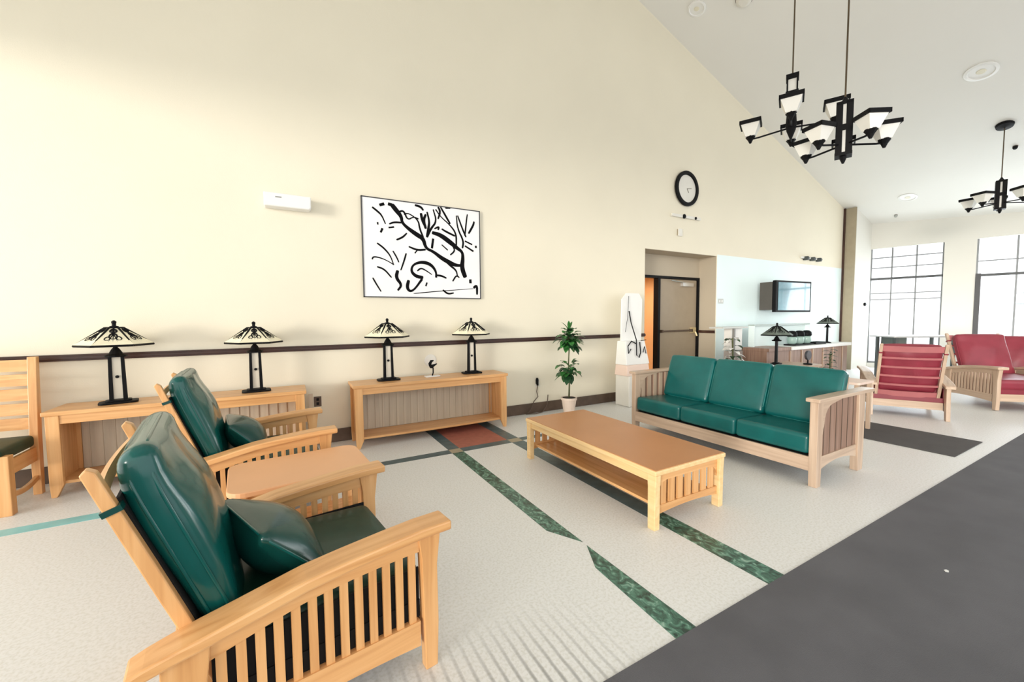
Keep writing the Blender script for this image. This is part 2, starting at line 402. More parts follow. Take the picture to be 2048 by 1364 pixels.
mb = MB(); mb.bx(11.0, 15.3, -3.35, -3.2, 0, rake(11.0)); struct('wall_front_blocker', mb, WALLW)  # unseen wall piece added to dim the far end
mb = MB(); ygon_l = [(-3.2, 3.95), (5.28, 3.95), (5.28, rake(-3.6)), (-3.2, rake(-3.6))]; mb.prism(ygon_l, 0, -3.75, -3.6); mb.bx(-3.75, -3.6, 4.9, 5.48, 0, 3.95); struct('wall_left', mb, WALL)
mb = MB(); mb.prism([(-3.75, 4.1), (6.5, 4.1), (6.5, rake(6.5)), (4.2, rake(4.2)), (-3.75, rake(-3.75))], 1, -3.35, -3.2); struct('wall_front_blocker', mb, WALL)  # unseen header added to darken the upper left wall
# ceiling, two slopes meeting in a ridge
mb = MB()
for (xa, xb) in ((-3.6, 4.2), (4.2, 15.3)):
    za, zb = rake(xa), rake(xb)
    ys = (-3.2, 5.6)
    mb.hull8([(xa,ys[0],za),(xb,ys[0],zb),(xb,ys[1],zb),(xa,ys[1],za)], [(xa,ys[0],za+.15),(xb,ys[0],zb+.15),(xb,ys[1],zb+.15),(xa,ys[1],za+.15)])
struct('ceiling', mb, CEIL)
# chair rail and baseboard
def railbox(mb, x0, x1, z0, z1, t): mb.bx(x0, x1, WY0-t, WY0-.0005, z0, z1)
mb = MB(); railbox(mb, -3.6, DX0, 1.135, 1.195, .028); railbox(mb, -3.6, DX0, 1.15, 1.18, .04); struct('trim_1', mb, RAIL, bevel=.004)
mb = MB(); mb.bx(DX1-.032, DX1-.0065, WY0+.0, DY-.02, 1.14, 1.20); struct('trim_4', mb, RAIL)
mb = MB(); railbox(mb, -3.6, DX0, 0.002, .16, .018); railbox(mb, DX1, 13.4, 0.002, .16, .018); struct('baseboard_back', mb, BASEB, bevel=.003)

# ================================================================== ARMCHAIR
def arm_curve(x):  # underside height of the bowed arm, front at x=.05
    pts = [(-.99,.45),(-.96,.467),(-.86,.492),(-.73,.517),(-.51,.563),(-.37,.578),(-.20,.592),(-.08,.600),(.05,.600)]
    for (a, za), (b, zb) in zip(pts, pts[1:]):
        if a <= x <= b: return za+(zb-za)*(x-a)/(b-a)
    return pts[0][1] if x < pts[0][0] else pts[-1][1]
def make_armchair(label, group, leather_, seat_, woods, deck_gap_mat=SHADOWCLOTH, red=False):
    X_, Y_, Z_ = woods
    t = thing('armchair', label, 'armchair', group=group)
    for s in (-1, 1):
        y0, y1 = (s*.405-.023, s*.405+.023)
        # front leg: wide board flaring into the arm and towards the foot
        mb = MB(); mb.prism([(-.062,0),(-.008,0),(.0,.2),(-.002,.45),(.014,.585),(.022,.61),(-.09,.61),(-.073,.5),(-.068,.3)], 1, y0, y1)
        mb.build('leg', Z_, t, bevel=.004)
        mb = MB(); mb.prism([(-.93,0),(-.86,0),(-.80,.28),(-.775,arm_curve(-.775)+.012),(-.90,arm_curve(-.9)+.012),(-.905,.28)], 1, y0, y1)
        mb.build('leg', Z_, t, bevel=.004)
        # bowed arm
        xs = [-.975+i*(1.025/24) for i in range(25)]; secs = []
        for x in xs:
            z = arm_curve(x); th = .040; w0, w1 = s*.405-.062, s*.405+.062
            k = 1 - .18*max(0, (-.8-x)/.2); w0, w1 = s*.405-.062*k, s*.405+.062*k
            secs.append([(x,w0,z),(x,w1,z),(x,w1,z+th),(x,w0,z+th)])
        mb = MB(); mb.strip(secs); mb.build('arm', X_, t, bevel=.008)
        # side frame: upper and lower rails
        n = 16; xs = [-.80+i*(.72/n) for i in range(n+1)]
        mb = MB(); mb.strip([[(x,s*.405-.014,arm_curve(x)-.062-.012*((x+.44)/.36)**2),(x,s*.405+.014,arm_curve(x)-.062-.012*((x+.44)/.36)**2),(x,s*.405+.014,arm_curve(x)+.005),(x,s*.405-.014,arm_curve(x)+.005)] for x in xs])
        mb.build('upper_rail', X_, t)
        mb = MB(); mb.strip([[(x,s*.405-.014,.115+.015*(1-((x+.44)/.36)**2)),(x,s*.405+.014,.115+.015*(1-((x+.44)/.36)**2)),(x,s*.405+.014,.225),(x,s*.405-.014,.225)] for x in xs])
        mb.build('lower_rail', X_, t)
        for k in range(13):
            x = -.755+k*(.645/12)
            mb = MB(); mb.bx(x-.0145, x+.0145, s*.405-.008, s*.405+.008, .215, arm_curve(x)-.055); mb.build('slat', Z_, t)
    mb = MB(); mb.bx(-.07,-.045,-.38,.38,.13,.235); mb.build('front_rail', Y_, t, bevel=.003)
    mb = MB(); mb.bx(-.80,-.775,-.38,.38,.13,.235); mb.build('back_rail', Y_, t, bevel=.003)
    mb = MB(); mb.bx(-.775,-.07,-.39,.39,.225,.30); mb.bx(-.78,-.07,-.384,-.378,.19,.44); mb.bx(-.78,-.07,.378,.384,.19,.44); mb.build('seat_deck', deck_gap_mat, t)  # seat deck, with side sheets added to darken the slat gaps
    # seat cushion
    mb = MB(T(-.40,0,.375)@RY(R(2))); mb.cushion(.345,.372,.082,.05,.14); mb.build('seat_cushion', seat_, t, smooth=True)
    # leaning back: two posts and cross slats
    p0 = Vector((-.735,0,.24)); p1 = Vector((-1.035,0,1.085)); ax = (p1-p0).normalized(); nrm = Vector((ax.z,0,-ax.x))
    Lb = (p1-p0).length; ang = math.atan2(nrm.z, nrm.x)
    MBk = T(*p0) @ Matrix(((nrm.x,0,ax.x,0),(0,1,0,0),(nrm.z,0,ax.z,0),(0,0,0,1)))
    for s in (-1, 1):
        mb = MB(MBk); mb.prism([(-.018,0),(.018,0),(.018,Lb*.6),(.015,Lb-.02),(.0,Lb),(-.018,Lb-.01),(-.02,Lb*.5)], 1, s*.335-.018, s*.335+.018); mb.build('back_post', Z_, t, bevel=.004)
    for k in range(6 if red else 5):
        h = .10+k*(Lb-.18)/(5 if red else 4); hh = .028 if red else .035
        if red and k in (0, 5): hh = .085
        secs = []
        for i in range(9):
            y = -.315+i*.63/8; b = -.018*(1-(y/.315)**2); secs.append([(b-.008,y,h-hh/2),(b+.008,y,h-hh/2),(b+.008,y,h+hh/2),(b-.008,y,h+hh/2)])
        mb = MB(MBk); mb.strip(secs); mb.build('back_slat', Y_ if not red else PINKWOOD, t)
    if not red:
        mb = MB(MBk); mb.bx(.012,.022,-.318,.318,.0,Lb-.12); mb.build('gap_shade_sheet', deck_gap_mat, t)  # black sheet added to put shade in the gap behind the cushion
    # back cushion
    CT, CL, CZ = (.052, .40, .495) if not red else (.05, .375, .47)
    MC = MBk @ T(.080,0,CZ) @ Matrix(((0,0,1,0),(0,1,0,0),(-1,0,0,0),(0,0,0,1)))
    mb = MB(MC); mb.cushion(CL,.322,CT,.05,.85,n=14)
    # the upper end slumps into a fuller roll towards the sitter
    inv = MC.inverted(); nv = []
    for p in mb.v:
        q = inv @ Vector(p); u = -q.x/CL      # u = 1 at the top
        if q.z > 0: q.z *= 1 + .22*math.exp(-((u-.35)/.38)**2) - .45*max(0, -u-.25)
        q.z += .006*math.sin(q.y*22+q.x*9)*max(0, 1-abs(u)**3)
        if u > .7: q.z += .02*(u-.7)/.3
        nv.append(tuple(MC @ q))
    mb.v = nv
    bc = mb.build('back_cushion', leather_, t, smooth=True)
    pts = []
    for i in range(48):
        a = 2*math.pi*i/48; c_, s_ = math.cos(a), math.sin(a); q = 9
        rr_ = (abs(c_)**q+abs(s_)**q)**(-1/q); pts.append((c_*rr_*(CL-.006), s_*rr_*.317))
    for sg in (1, -1):
        mb = MB(MC); mb.tube([(p[0],p[1],sg*.026+(.02*max(0,-p[0]/CL-.7)/.3)) for p in pts], .006, 6, closed=True); mb.build('piping', leather_, bc, smooth=True)
    # strap around the post, holding the cushion
    for s in (-1, 1):
        mb = MB(MBk); mb.bx(-.024,.024,s*.335-.022,s*.335+.022,Lb-.15,Lb-.132); mb.build('strap', DGREEN if not red else leather_, bc)
    return t
PINKWOOD = plain('pink_stained_slat', (.46, .15, .16), .4, var=.06)
def throw_pillow(label, chair_loc, rz, lx, ly, lz, tilt, tw=0.0):
    M = T(*chair_loc)@RZ(rz)
    p = M @ Vector((lx,ly,lz))
    t = thing('throw_pillow', label, 'pillow', p, rz, group='green lumbar pillows in the armchairs')
    Mq = RZ(tw)@RY(tilt)
    mb = MB(Mq); mb.cushion(.18,.24,.036,.033,2.4,n=14,edge=.55); mb.build('pillow_cover', DGREEN, t, smooth=True)
    pts = []
    for i in range(48):
        a = 2*math.pi*i/48; c_, s_ = math.cos(a), math.sin(a); q = 10; rr_ = (abs(c_)**q+abs(s_)**q)**(-1/q)
        pts.append((c_*rr_*.181, s_*rr_*.241, 0))
    mb = MB(Mq); mb.tube(pts, .006, 6, closed=True); mb.build('piping', GREEN, t, smooth=True)
    return t
GR = 'green vinyl armchairs with slatted wooden arms'
c1 = make_armchair('nearest green armchair with bowed slatted wooden arms, large in the foreground', GR, GREEN, SEATG, (WX,WY,WZ))
c1.location = (.46, 2.03, 0); c1.rotation_euler[2] = R(8)
c2 = copy_tree(c1); c2.location = (.22, 3.86, 0); c2.rotation_euler[2] = R(4)
c2['label'] = 'farther green armchair between the low end table and the long lamp console'
throw_pillow('green vinyl lumbar pillow on the seat of the foreground armchair', (.46,2.03,0), R(8), -.56, -.03, .585, R(48), R(14))
throw_pillow('green vinyl lumbar pillow on the seat of the farther green armchair', (.22,3.86,0), R(4), -.56, 0.0, .585, R(48), R(4))

# end table between them
t = thing('end_table', 'peach topped low end table between the two green armchairs', 'table', (.03, 2.96, 0), R(5))
def rrect(hx, hy, r, n=6):
    o = []
    for (cx, cy, a0) in ((hx-r,hy-r,0),(-hx+r,hy-r,90),(-hx+r,-hy+r,180),(hx-r,-hy+r,270)):
        for i in range(n+1): a = R(a0+90*i/n); o.append((cx+r*math.cos(a), cy+r*math.sin(a)))
    return o
mb = MB(); mb.prism(rrect(.40,.29,.09), 2, .50, .532); mb.build('tabletop', LAM2, t, bevel=.006)
for sx_ in (-1,1):
    for sy_ in (-1,1):
        mb = MB(); mb.bx(sx_*.33-.028, sx_*.33+.028, sy_*.23-.028, sy_*.23+.028, 0, .499); mb.build('leg', WZ, t, bevel=.004)
for sy_ in (-1,1):
    mb = MB(); mb.bx(-.3,.3,sy_*.23-.012,sy_*.23+.012,.42,.499); mb.build('apron', WX, t)
for sx_ in (-1,1):
    mb = MB(); mb.bx(sx_*.33-.012,sx_*.33+.012,-.2,.2,.42,.499); mb.build('apron', WY, t)
mb = MB(); mb.bx(-.35,.35,-.2,.2,.14,.16); mb.build('shelf', WX, t)

# ================================================================== CONSOLES
PALEB = wood('pale_boards', 2, (.50,.42,.32), (.56,.48,.37), (.62,.53,.41), .5)
def make_console(label, x0, x1):
    cx = (x0+x1)/2; hw = (x1-x0)/2; D0, D1 = -.225, .225
    t = thing('console_table', label, 'console table', (cx, 5.015, 0), 0, 'long wooden console tables along the wall')
    mb = MB(); mb.bx(-hw, hw, D0, D1, .705, .742); mb.build('tabletop', WX, t, bevel=.006)
    mb = MB(); mb.bx(-hw+.1, hw-.1, D0+.02, D0+.04, .63, .704); mb.bx(-hw+.1, hw-.1, D1-.04, D1-.02, .63, .704); mb.build('apron', WX, t, bevel=.002)
    for s in (-1, 1):
        for yy in (D0+.012, D1-.052):
            mb = MB(); a, b = s*(hw-.018), s*(hw-.105)
            mb.prism([(s*(hw-.025),0),(s*(hw-.062),0),(b,.10),(b,.704),(a,.704),(a,.12)], 1, yy, yy+.04); mb.build('leg', WZ, t, bevel=.004)
        mb = MB(); mb.bx(s*(hw-.06)-.012, s*(hw-.06)+.012, D0+.05, D1-.05, .12, .704); mb.build('end_panel', WZ, t)
    mb = MB(); mb.bx(-hw+.11, hw-.11, D1-.055, D1-.045, .125, .64)
    for k in range(int(2*hw/.09)): mb.bx(-hw+.12+k*.09, -hw+.165+k*.09, D1-.063, D1-.055, .13, .635)
    mb.build('back_panel', PALEB, t)
    secs = []
    for i in range(17):
        x = -hw+.06+i*(2*hw-.12)/16; b = .03*(1-(x/hw)**2)
        secs.append([(x,D0+.06-b,.10),(x,D1-.06,.10),(x,D1-.06,.125),(x,D0+.06-b,.125)])
    mb = MB(); mb.strip(secs); mb.build('shelf', WX, t)
    return t
make_console('long light wood console against the wall behind the two green armchairs', -1.85, .13)
make_console('light wood console against the wall, under the tree picture', .60, 2.60)

# ================================================================== TABLE LAMPS
def make_lamp(label, loc, rz, shade=SHADE, sc=1.0, group='mission table lamps on the consoles', seed=0):
    rnd = random.Random(seed)
    t = thing('table_lamp', label, 'lamp', loc, rz, group)
    t.scale = (sc, sc, sc)
    mb = MB(); mb.prism(rrect(.135,.085,.04), 2, 0, .018); mb.prism(rrect(.09,.055,.03), 2, .018, .032); mb.build('base', BLACK, t, bevel=.003)
    for s in (-1,1):
        mb = MB(); mb.hull8([(s*.047-.015,-.02,.03),(s*.047+.015,-.02,.03),(s*.047+.015,.02,.03),(s*.047-.015,.02,.03)],
                            [(s*.042-.012,-.018,.44),(s*.042+.012,-.018,.44),(s*.042+.012,.018,.44),(s*.042-.012,.018,.44)]); mb.build('post', BLACK, t)
    mb = MB(); mb.bx(-.036,.036,-.005,.005,.04,.43); mb.build('glass_panel', AMBER, t)
    mb = MB(); mb.tube([(0,-.014,.245),(0,.014,.245)], .014, 10); mb.build('switch_knob', BLACK, t)
    mb = MB(); mb.lathe([(.075,.43),(.08,.445),(.05,.46),(.03,.50),(.015,.52),(.015,.74),(.02,.745)], 12); mb.build('cap', BLACK, t)
    # faceted shade, six panes
    n = 6; rb, rt, zb, zt = .265, .06, .535, .70
    mb = MB(); 
    ro = [(rb,zb),(rb+.003,zb+.018),(rt,zt)]; ri = [(rt-.006,zt-.006),(rb-.012,zb+.003)]
    mb.lathe(ro+ri, n, rot=R(0)); sh = mb.build('lamp_shade', shade, t)
    mb = MB()
    for k in range(n):
        a, b = R(60*k), R(60*k+60)
        pa = (rb*math.cos(a), rb*math.sin(a), zb+.006); pb = (rb*math.cos(b), rb*math.sin(b), zb+.006); ta = (rt*math.cos(a), rt*math.sin(a), zt); tb = (rt*math.cos(b), rt*math.sin(b), zt)
        mb.tube([pa, ta], .010, 5); mb.tube([pa, pb], .010, 5); mb.tube([ta, tb], .008, 5)
        def pp(u, v):  # point on pane k
            A = Vector(pa).lerp(Vector(pb), u); B = Vector(ta).lerp(Vector(tb), u); return A.lerp(B, v)*1.006
        mb.tube([pp(0,.2), pp(1,.2)], .006, 4)
        for (uc, vc, ru, rv) in ((.5,.5,.16,.17),(.28+.05*rnd.random(),.36,.09,.1),(.7,.37,.09,.1),(.5,.8,.2,.1)):
            mb.tube([pp(uc+ru*math.cos(q), vc+rv*math.sin(q)) for q in [2*math.pi*i/10 for i in range(10)]], .0085, 4, closed=True)
        for u in (.5, .38, .62): mb.tube([pp(u,.2), pp(.5+(u-.5)*.4,.55), pp(.5,.98)], .006, 4)
    mb.build('leading', BLACK, sh)
    mb = MB(); mb.lathe([(.035,.70),(.03,.715),(.008,.72),(.008,.735),(.017,.745),(.018,.757),(.006,.768)], 10); mb.build('finial', BLACK, t)
    return t
LZ = .7425
make_lamp('table lamp with leaded glass shade, leftmost on the console behind the armchairs', (-1.42,5.01,LZ), R(12), seed=1)
make_lamp('table lamp with leaded glass shade rising behind the back of the farther green armchair', (-.335,5.02,LZ), R(5), seed=2, sc=.97)
make_lamp('table lamp with leaded glass shade at the left end of the console under the picture', (1.05,5.05,LZ), 0, seed=3)
make_lamp('table lamp with leaded glass shade at the right end of the console under the picture', (2.18,5.07,LZ), R(-5), seed=4)
# little sculpture between two lamps
t = thing('figurine', 'small black curled figurine on a white base between two lamps on the console', 'figurine', (1.61,5.05,LZ))
mb = MB(); mb.prism(rrect(.10,.05,.02), 2, 0, .014); mb.build('base', WHITE, t, bevel=.003)
mb = MB(); mb.tube([(.0,0,.012),(.012,0,.05),(.012,0,.11),(-.005,0,.14)], [.009,.008,.009,.016], 8)
mb.tube([(-.035,0,.135),(-.02,0,.135),(0,0,.135),(.03,0,.15),(.065,0,.165)], [.012,.026,.024,.014,.006], 8)
mb.tube([(-.025,0,.14),(-.03,0,.17),(-.01,0,.205),(.02,0,.21)], [.018,.022,.018,.008], 8); mb.build('body', BLACK, t, smooth=True)
t = thing('light_halo', 'round white disc as light halo on the wall behind the small black figurine', 'light halo', (1.66,WY0,.93))  # halo of light, added as a thin solid disc
mb = MB(RX(R(90))); mb.lathe([(.085,.001),(.085,.006),(.07,.011),(.0,.012)], 24); mb.build('plate', OFFW, t, smooth=False)

# ================================================================== WALL THINGS
t = thing('picture', 'framed black and white picture of a twisting tree above the console', 'picture', (1.615, WY0, 1.777))
mb = MB(T(-1.615,-WY0,-1.777)); y0, y1 = WY0-.035, WY0-.001
X0, X1, Z0, Z1 = .816, 2.415, 1.777, 3.02
for b_ in ((X0,X1,Z0,Z0+.012),(X0,X1,Z1-.012,Z1),(X0,X0+.012,Z0,Z1),(X1-.012,X1,Z0,Z1)): mb.bx(b_[0],b_[1],y0,y1,b_[2],b_[3])
mb.build('frame', plain('dark_grey_frame', (.05,.05,.055), .4), t)
mb = MB(T(-1.615,-WY0,-1.777)); mb.bx(X0+.012,X1-.012,WY0-.028,y1,Z0+.012,Z1-.012); cv = mb.build('canvas', CANVAS, t)
STROKES = [([(2.182, 2.073), (2.129, 2.206), (2.149, 2.342), (2.142, 2.426), (2.07, 2.471), (1.964, 2.546), (1.826, 2.633), (1.708, 2.654)], 0.0333), ([(1.186, 2.957), (1.245, 2.888), (1.306, 2.818), (1.312, 2.741), (1.397, 2.671), (1.508, 2.603), (1.589, 2.563), (1.619, 2.437), (1.719, 2.404), (1.837, 2.322), (1.959, 2.264), (2.048, 2.235), (2.139, 2.24)], 0.0303), ([(1.889, 2.293), (1.958, 2.23), (2.047, 2.168), (2.063, 2.085)], 0.0151), ([(1.639, 2.583), (1.658, 2.681), (1.677, 2.796), (1.646, 2.92)], 0.0182), ([(1.639, 2.583), (1.692, 2.701), (1.778, 2.807), (1.731, 2.963)], 0.0151), ([(1.589, 2.579), (1.542, 2.686), (1.528, 2.796), (1.402, 2.875), (1.338, 2.852)], 0.0121), ([(1.312, 2.741), (1.211, 2.738), (1.149, 2.708)], 0.0121), ([(0.946, 2.896), (1.018, 2.845), (1.061, 2.805), (1.104, 2.703)], 0.0121), ([(1.035, 2.93), (1.095, 2.953)], 0.0212), ([(1.14, 2.959), (1.193, 2.95)], 0.0242), ([(2.053, 2.504), (2.055, 2.671), (1.969, 2.778), (1.831, 2.877), (1.765, 2.967)], 0.0121), ([(2.143, 2.477), (2.163, 2.58), (2.075, 2.739), (2.06, 2.92)], 0.0136), ([(2.2, 2.634), (2.147, 2.746), (2.078, 2.922)], 0.0121), ([(2.182, 2.649), (2.203, 2.819), (2.224, 2.956)], 0.0106), ([(2.238, 2.688), (2.314, 2.814), (2.325, 2.866)], 0.0151), ([(1.969, 2.794), (1.901, 2.902), (1.834, 3.008)], 0.0136), ([(2.037, 2.636), (1.897, 2.688), (1.845, 2.716)], 0.0136), ([(1.563, 2.894), (1.578, 2.801), (1.625, 2.71)], 0.0182), ([(1.484, 2.987), (1.565, 2.974), (1.597, 2.93)], 0.0151), ([(1.619, 2.421), (1.503, 2.404), (1.391, 2.443)], 0.0136), ([(1.503, 2.404), (1.47, 2.362)], 0.0091), ([(1.236, 2.516), (1.315, 2.554), (1.372, 2.614)], 0.0121), ([(1.577, 2.048), (1.479, 2.06), (1.416, 2.121), (1.434, 2.201), (1.516, 2.246), (1.615, 2.251), (1.698, 2.216), (1.756, 2.137), (1.755, 2.055)], 0.0227), ([(1.497, 2.132), (1.547, 2.175), (1.613, 2.146), (1.696, 2.093)], 0.0106), ([(1.764, 2.088), (1.833, 2.083), (1.902, 2.053)], 0.0136), ([(0.993, 2.457), (1.081, 2.396), (1.154, 2.309), (1.19, 2.203)], 0.0106), ([(1.186, 2.373), (1.231, 2.299), (1.26, 2.23)], 0.0091), ([(1.357, 2.354), (1.323, 2.242), (1.281, 2.13)], 0.0106), ([(0.928, 2.248), (0.944, 2.287), (1.047, 2.271), (1.137, 2.231), (1.197, 2.195)], 0.0091), ([(0.985, 2.161), (1.074, 2.135), (1.162, 2.031)], 0.0106), ([(1.242, 2.128), (1.216, 2.033), (1.292, 1.941), (1.236, 1.869)], 0.0212), ([(0.929, 2.021), (0.978, 1.931), (1.028, 1.848)], 0.0091), ([(1.381, 2.008), (1.355, 1.912), (1.394, 1.857), (1.459, 1.891), (1.561, 2.031)], 0.0212), ([(2.301, 1.931), (2.358, 1.976), (2.356, 1.837)], 0.0182), ([(2.237, 2.023), (2.274, 2.025)], 0.0333), ([(1.846, 1.893), (1.916, 1.836), (2.005, 1.855)], 0.0121), ([(1.99, 2.014), (2.045, 2.101), (2.09, 2.069)], 0.0106), ([(1.723, 2.575), (1.703, 2.443)], 0.0182), ([(2.181, 2.581), (2.291, 2.54)], 0.0121), ([(2.18, 2.514), (2.309, 2.447)], 0.0136), ([(2.334, 2.512), (2.361, 2.514)], 0.0197), ([(1.608, 1.935), (1.626, 1.985)], 0.0121), ([(1.041, 2.591), (1.065, 2.646)], 0.0151), ([(0.999, 2.7), (1.017, 2.702)], 0.0182), ([(1.14, 2.661), (1.209, 2.676)], 0.0121), ([(1.276, 2.876), (1.339, 2.899), (1.383, 2.78), (1.465, 2.836), (1.529, 2.811)], 0.0121), ([(1.841, 2.503), (1.927, 2.436)], 0.0091), ([(1.961, 2.372), (2.033, 2.435), (1.999, 2.499)], 0.0106), ([(1.441, 1.834), (1.708, 1.865), (2.06, 1.899), (2.301, 1.922)], 0.0045), ([(1.625, 2.694), (1.594, 2.803), (1.629, 2.886)], 0.0182), ([(1.793, 2.695), (1.811, 2.745), (1.742, 2.706)], 0.0121), ([(1.903, 3.0), (1.973, 3.009)], 0.0121), ([(1.799, 3.003), (1.832, 2.943), (1.796, 2.841)], 0.0136)]
mb = MB(T(-1.615,-WY0,-1.777)); yy = WY0-.0285
def ribbon(pts, w, yo):
    P = [Vector((p[0],p[1])) for p in pts]
    if len(P) > 2:   # smooth
        for _ in range(2):
            Q = [P[0]]
            for a, b in zip(P, P[1:]): Q += [a*.75+b*.25, a*.25+b*.75]
            Q.append(P[-1]); P = Q
    n = len(P); secs = []
    for i, p in enumerate(P):
        d = (P[min(i+1,n-1)]-P[max(i-1,0)]).normalized(); nn = Vector((-d.y,d.x)); k = w/2*(.82+.2*math.sin(i*.35)) * (.55 if i in (0,n-1) and n > 3 else 1)
        a, b = p+nn*k, p-nn*k
        secs.append([(a.x,yo,a.y),(b.x,yo,b.y),(b.x,yo-.0012,b.y),(a.x,yo-.0012,a.y)])
    mb.strip(secs)
for i, (pts, w) in enumerate(STROKES): ribbon(pts, max(w*1.95,.011), yy-.00004*i)
mb.build('ink_drawing', INK, cv)

t = thing('emergency_light', 'white rectangular emergency light box on the wall left of the picture', 'emergency light', (.03, WY0, 2.82))
mb = MB(); mb.prism([(-.23,-.075),(.215,-.075),(.23,-.05),(.23,.07),(-.23,.075)], 1, -.15, -.0005); mb.build('housing', WHITE, t, bevel=.012)
mb = MB(); mb.bx(-.12,-.06,-.152,-.149,.02,.035); mb.build('indicator', plain('grey_lens',(.35,.35,.34),.4), t)
t = thing('wall_clock', 'round wall clock with black rim high above the doorway', 'clock', (6.85, WY0, 3.985))
mb = MB(RX(R(90)))
prof = [(.31,.0005),(.335,.02),(.335,.05),(.32,.06),(.27,.06),(.262,.04),(.262,.0005)]
vs = []; n = 40
for r_, z_ in prof:
    for k in range(n): a = 2*math.pi*k/n; vs.append((r_*math.cos(a), r_*math.sin(a), z_))
mb.add(vs, [(i*n+k, i*n+(k+1)%n, ((i+1)%len(prof))*n+(k+1)%n, ((i+1)%len(prof))*n+k) for i in range(len(prof)) for k in range(n)])
mb.build('rim', BLACK, t, smooth=False)
mb = MB(RX(R(90))); mb.lathe([(.261,.001),(.261,.03),(.0,.0305)], 40); fc = mb.build('face', OFFW, t)
mb = MB(); mb.tube([(0,-.033,0),(.13,-.033,.02)], .006, 5); mb.tube([(0,-.034,0),(.05,-.034,-.07)], .007, 5); mb.build('hands', plain('grey_hands',(.25,.23,.18),.5), fc)
t = thing('wall_sensor', 'thin white sensor bar with two dark lenses under the clock', 'sensor', (6.84, WY0, 3.44))
mb = MB(); mb.bx(-.42,.42,-.05,-.0005,-.025,.03); mb.build('bar', OFFW, t, bevel=.01)
for (lx, r_) in ((-.08,.042),(.26,.028)):
    mb = MB(T(lx,-.05,0)@RX(R(90))); mb.lathe([(r_,-.01),(r_,.012),(r_*.6,.02)], 14); mb.build('lens', BLACK, t)
t = thing('thermostat', 'small cream box on the wall just above the doorway', 'thermostat', (6.68, WY0, 3.13))
mb = MB(); mb.bx(-.055,.055,-.04,-.0005,-.07,.07); mb.build('cover', OFFW, t, bevel=.008)
mb = MB(); mb.bx(-.062,-.0555,-.02,-.0005,-.06,.06); mb.build('side_vent', STRIPW, t)
t = thing('light_switch', 'small grey switch plate on the pale blue wall beside the doorway', 'switch', (8.02, WY0-.004, 1.82))
mb = MB(); mb.bx(-.09,.09,-.008,-.0005,-.05,.05); mb.build('plate', plain('light_grey',(.55,.57,.56),.5), t, bevel=.002)
for q in (-.04,.04): 
    mb = MB(); mb.bx(q-.012,q+.012,-.016,-.008,-.022,.022); mb.build('toggle', WHITE, t)
def outlet(label, x, z, plug=True):
    t = thing('wall_outlet', label, 'outlet', (x, WY0, z))
    mb = MB(); mb.bx(-.04,.04,-.008,-.0005,-.06,.06); mb.build('plate', OFFW if plug else BASEB, t, bevel=.002)
    for q in (-.025,.025):
        mb = MB(); mb.bx(-.014,.014,-.011,-.008,q-.016,q+.016); mb.build('socket', BASEB if plug else BLACK, t)
outlet('cream outlet plate on the wall right of the console, black plug in it', 3.39, .47)
outlet('dark brown outlet beside the right end of the longer console', .26, .52, False)
t = thing('plug', 'black plug in the wall outlet left of the potted plant', 'plug', (3.38, WY0-.0115, .50))
mb = MB(); mb.tube([(0,-.002,.045),(-.012,-.02,.02),(-.012,-.02,-.03),(.005,-.012,-.06)], [.018,.024,.022,.014], 8); mb.build('plug_body', BLACK, t, smooth=True)
mb = MB(); P = [(3.38,WY0-.03,.44),(3.36,WY0-.03,.34),(3.38,WY0-.035,.26),(3.30,WY0-.04,.19),(3.22,WY0-.05,.05),(3.14,WY0-.06,.014),(3.3,WY0-.1,.012),(3.45,WY0-.06,.012),(3.53,WY0-.05,.09),(3.56,WY0-.04,.19),(3.57,WY0-.035,.27)]
mb.tube(P, .007, 6); tag(mb.build('power_cord', BASEB, smooth=True), 'thin dark cord looping from the wall outlet to the floor', 'cord')

# ================================================================== POTTED PLANT
t = thing('potted_plant', 'potted plant with two round tiers of green leaves against the wall', 'plant', (3.71, 4.88, 0))
mb = MB(); mb.lathe([(.075,0),(.078,.01),(.112,.235),(.122,.24),(.122,.275),(.108,.275),(.10,.25),(.0,.245)], 20); mb.build('pot', POT, t, smooth=False)
mb = MB(); mb.lathe([(.101,.245),(.098,.272),(.0,.277)], 18); mb.build('soil', SOIL, t)
mb = MB(); mb.tube([(0,0,.26),(.01,0,.5),(-.005,.005,.8),(.008,0,1.1),(0,0,1.36)], [.013,.012,.010,.009,.006], 8); mb.build('stem', STEM, t, smooth=True)
def leaf(mb, base, d, L, W, droop):
    d = Vector(d).normalized(); side = d.cross(Vector((0,0,1))); side = side.normalized() if side.length > .01 else Vector((1,0,0)); up = side.cross(d).normalized()
    N = 6; vs = []; fs = []
    for i in range(N+1):
        u = i/N; w = W*math.sin(math.pi*min(1, u*.93+.05))**.8; c = Vector(base)+d*L*u+Vector((0,0,-droop*L*u*u))
        for k, q in enumerate((-1,0,1)): vs.append(c+side*w/2*q+up*(.12*w*abs(q)) )
    for i in range(N):
        for k in range(2): a = i*3+k; fs.append((a,a+1,a+4,a+3))
    n0 = len(vs); vs += [v-up*.0015 for v in vs]; fs += [tuple(q+n0 for q in f_[::-1]) for f_ in fs]
    mb.add(vs, fs)
rnd = random.Random(5)
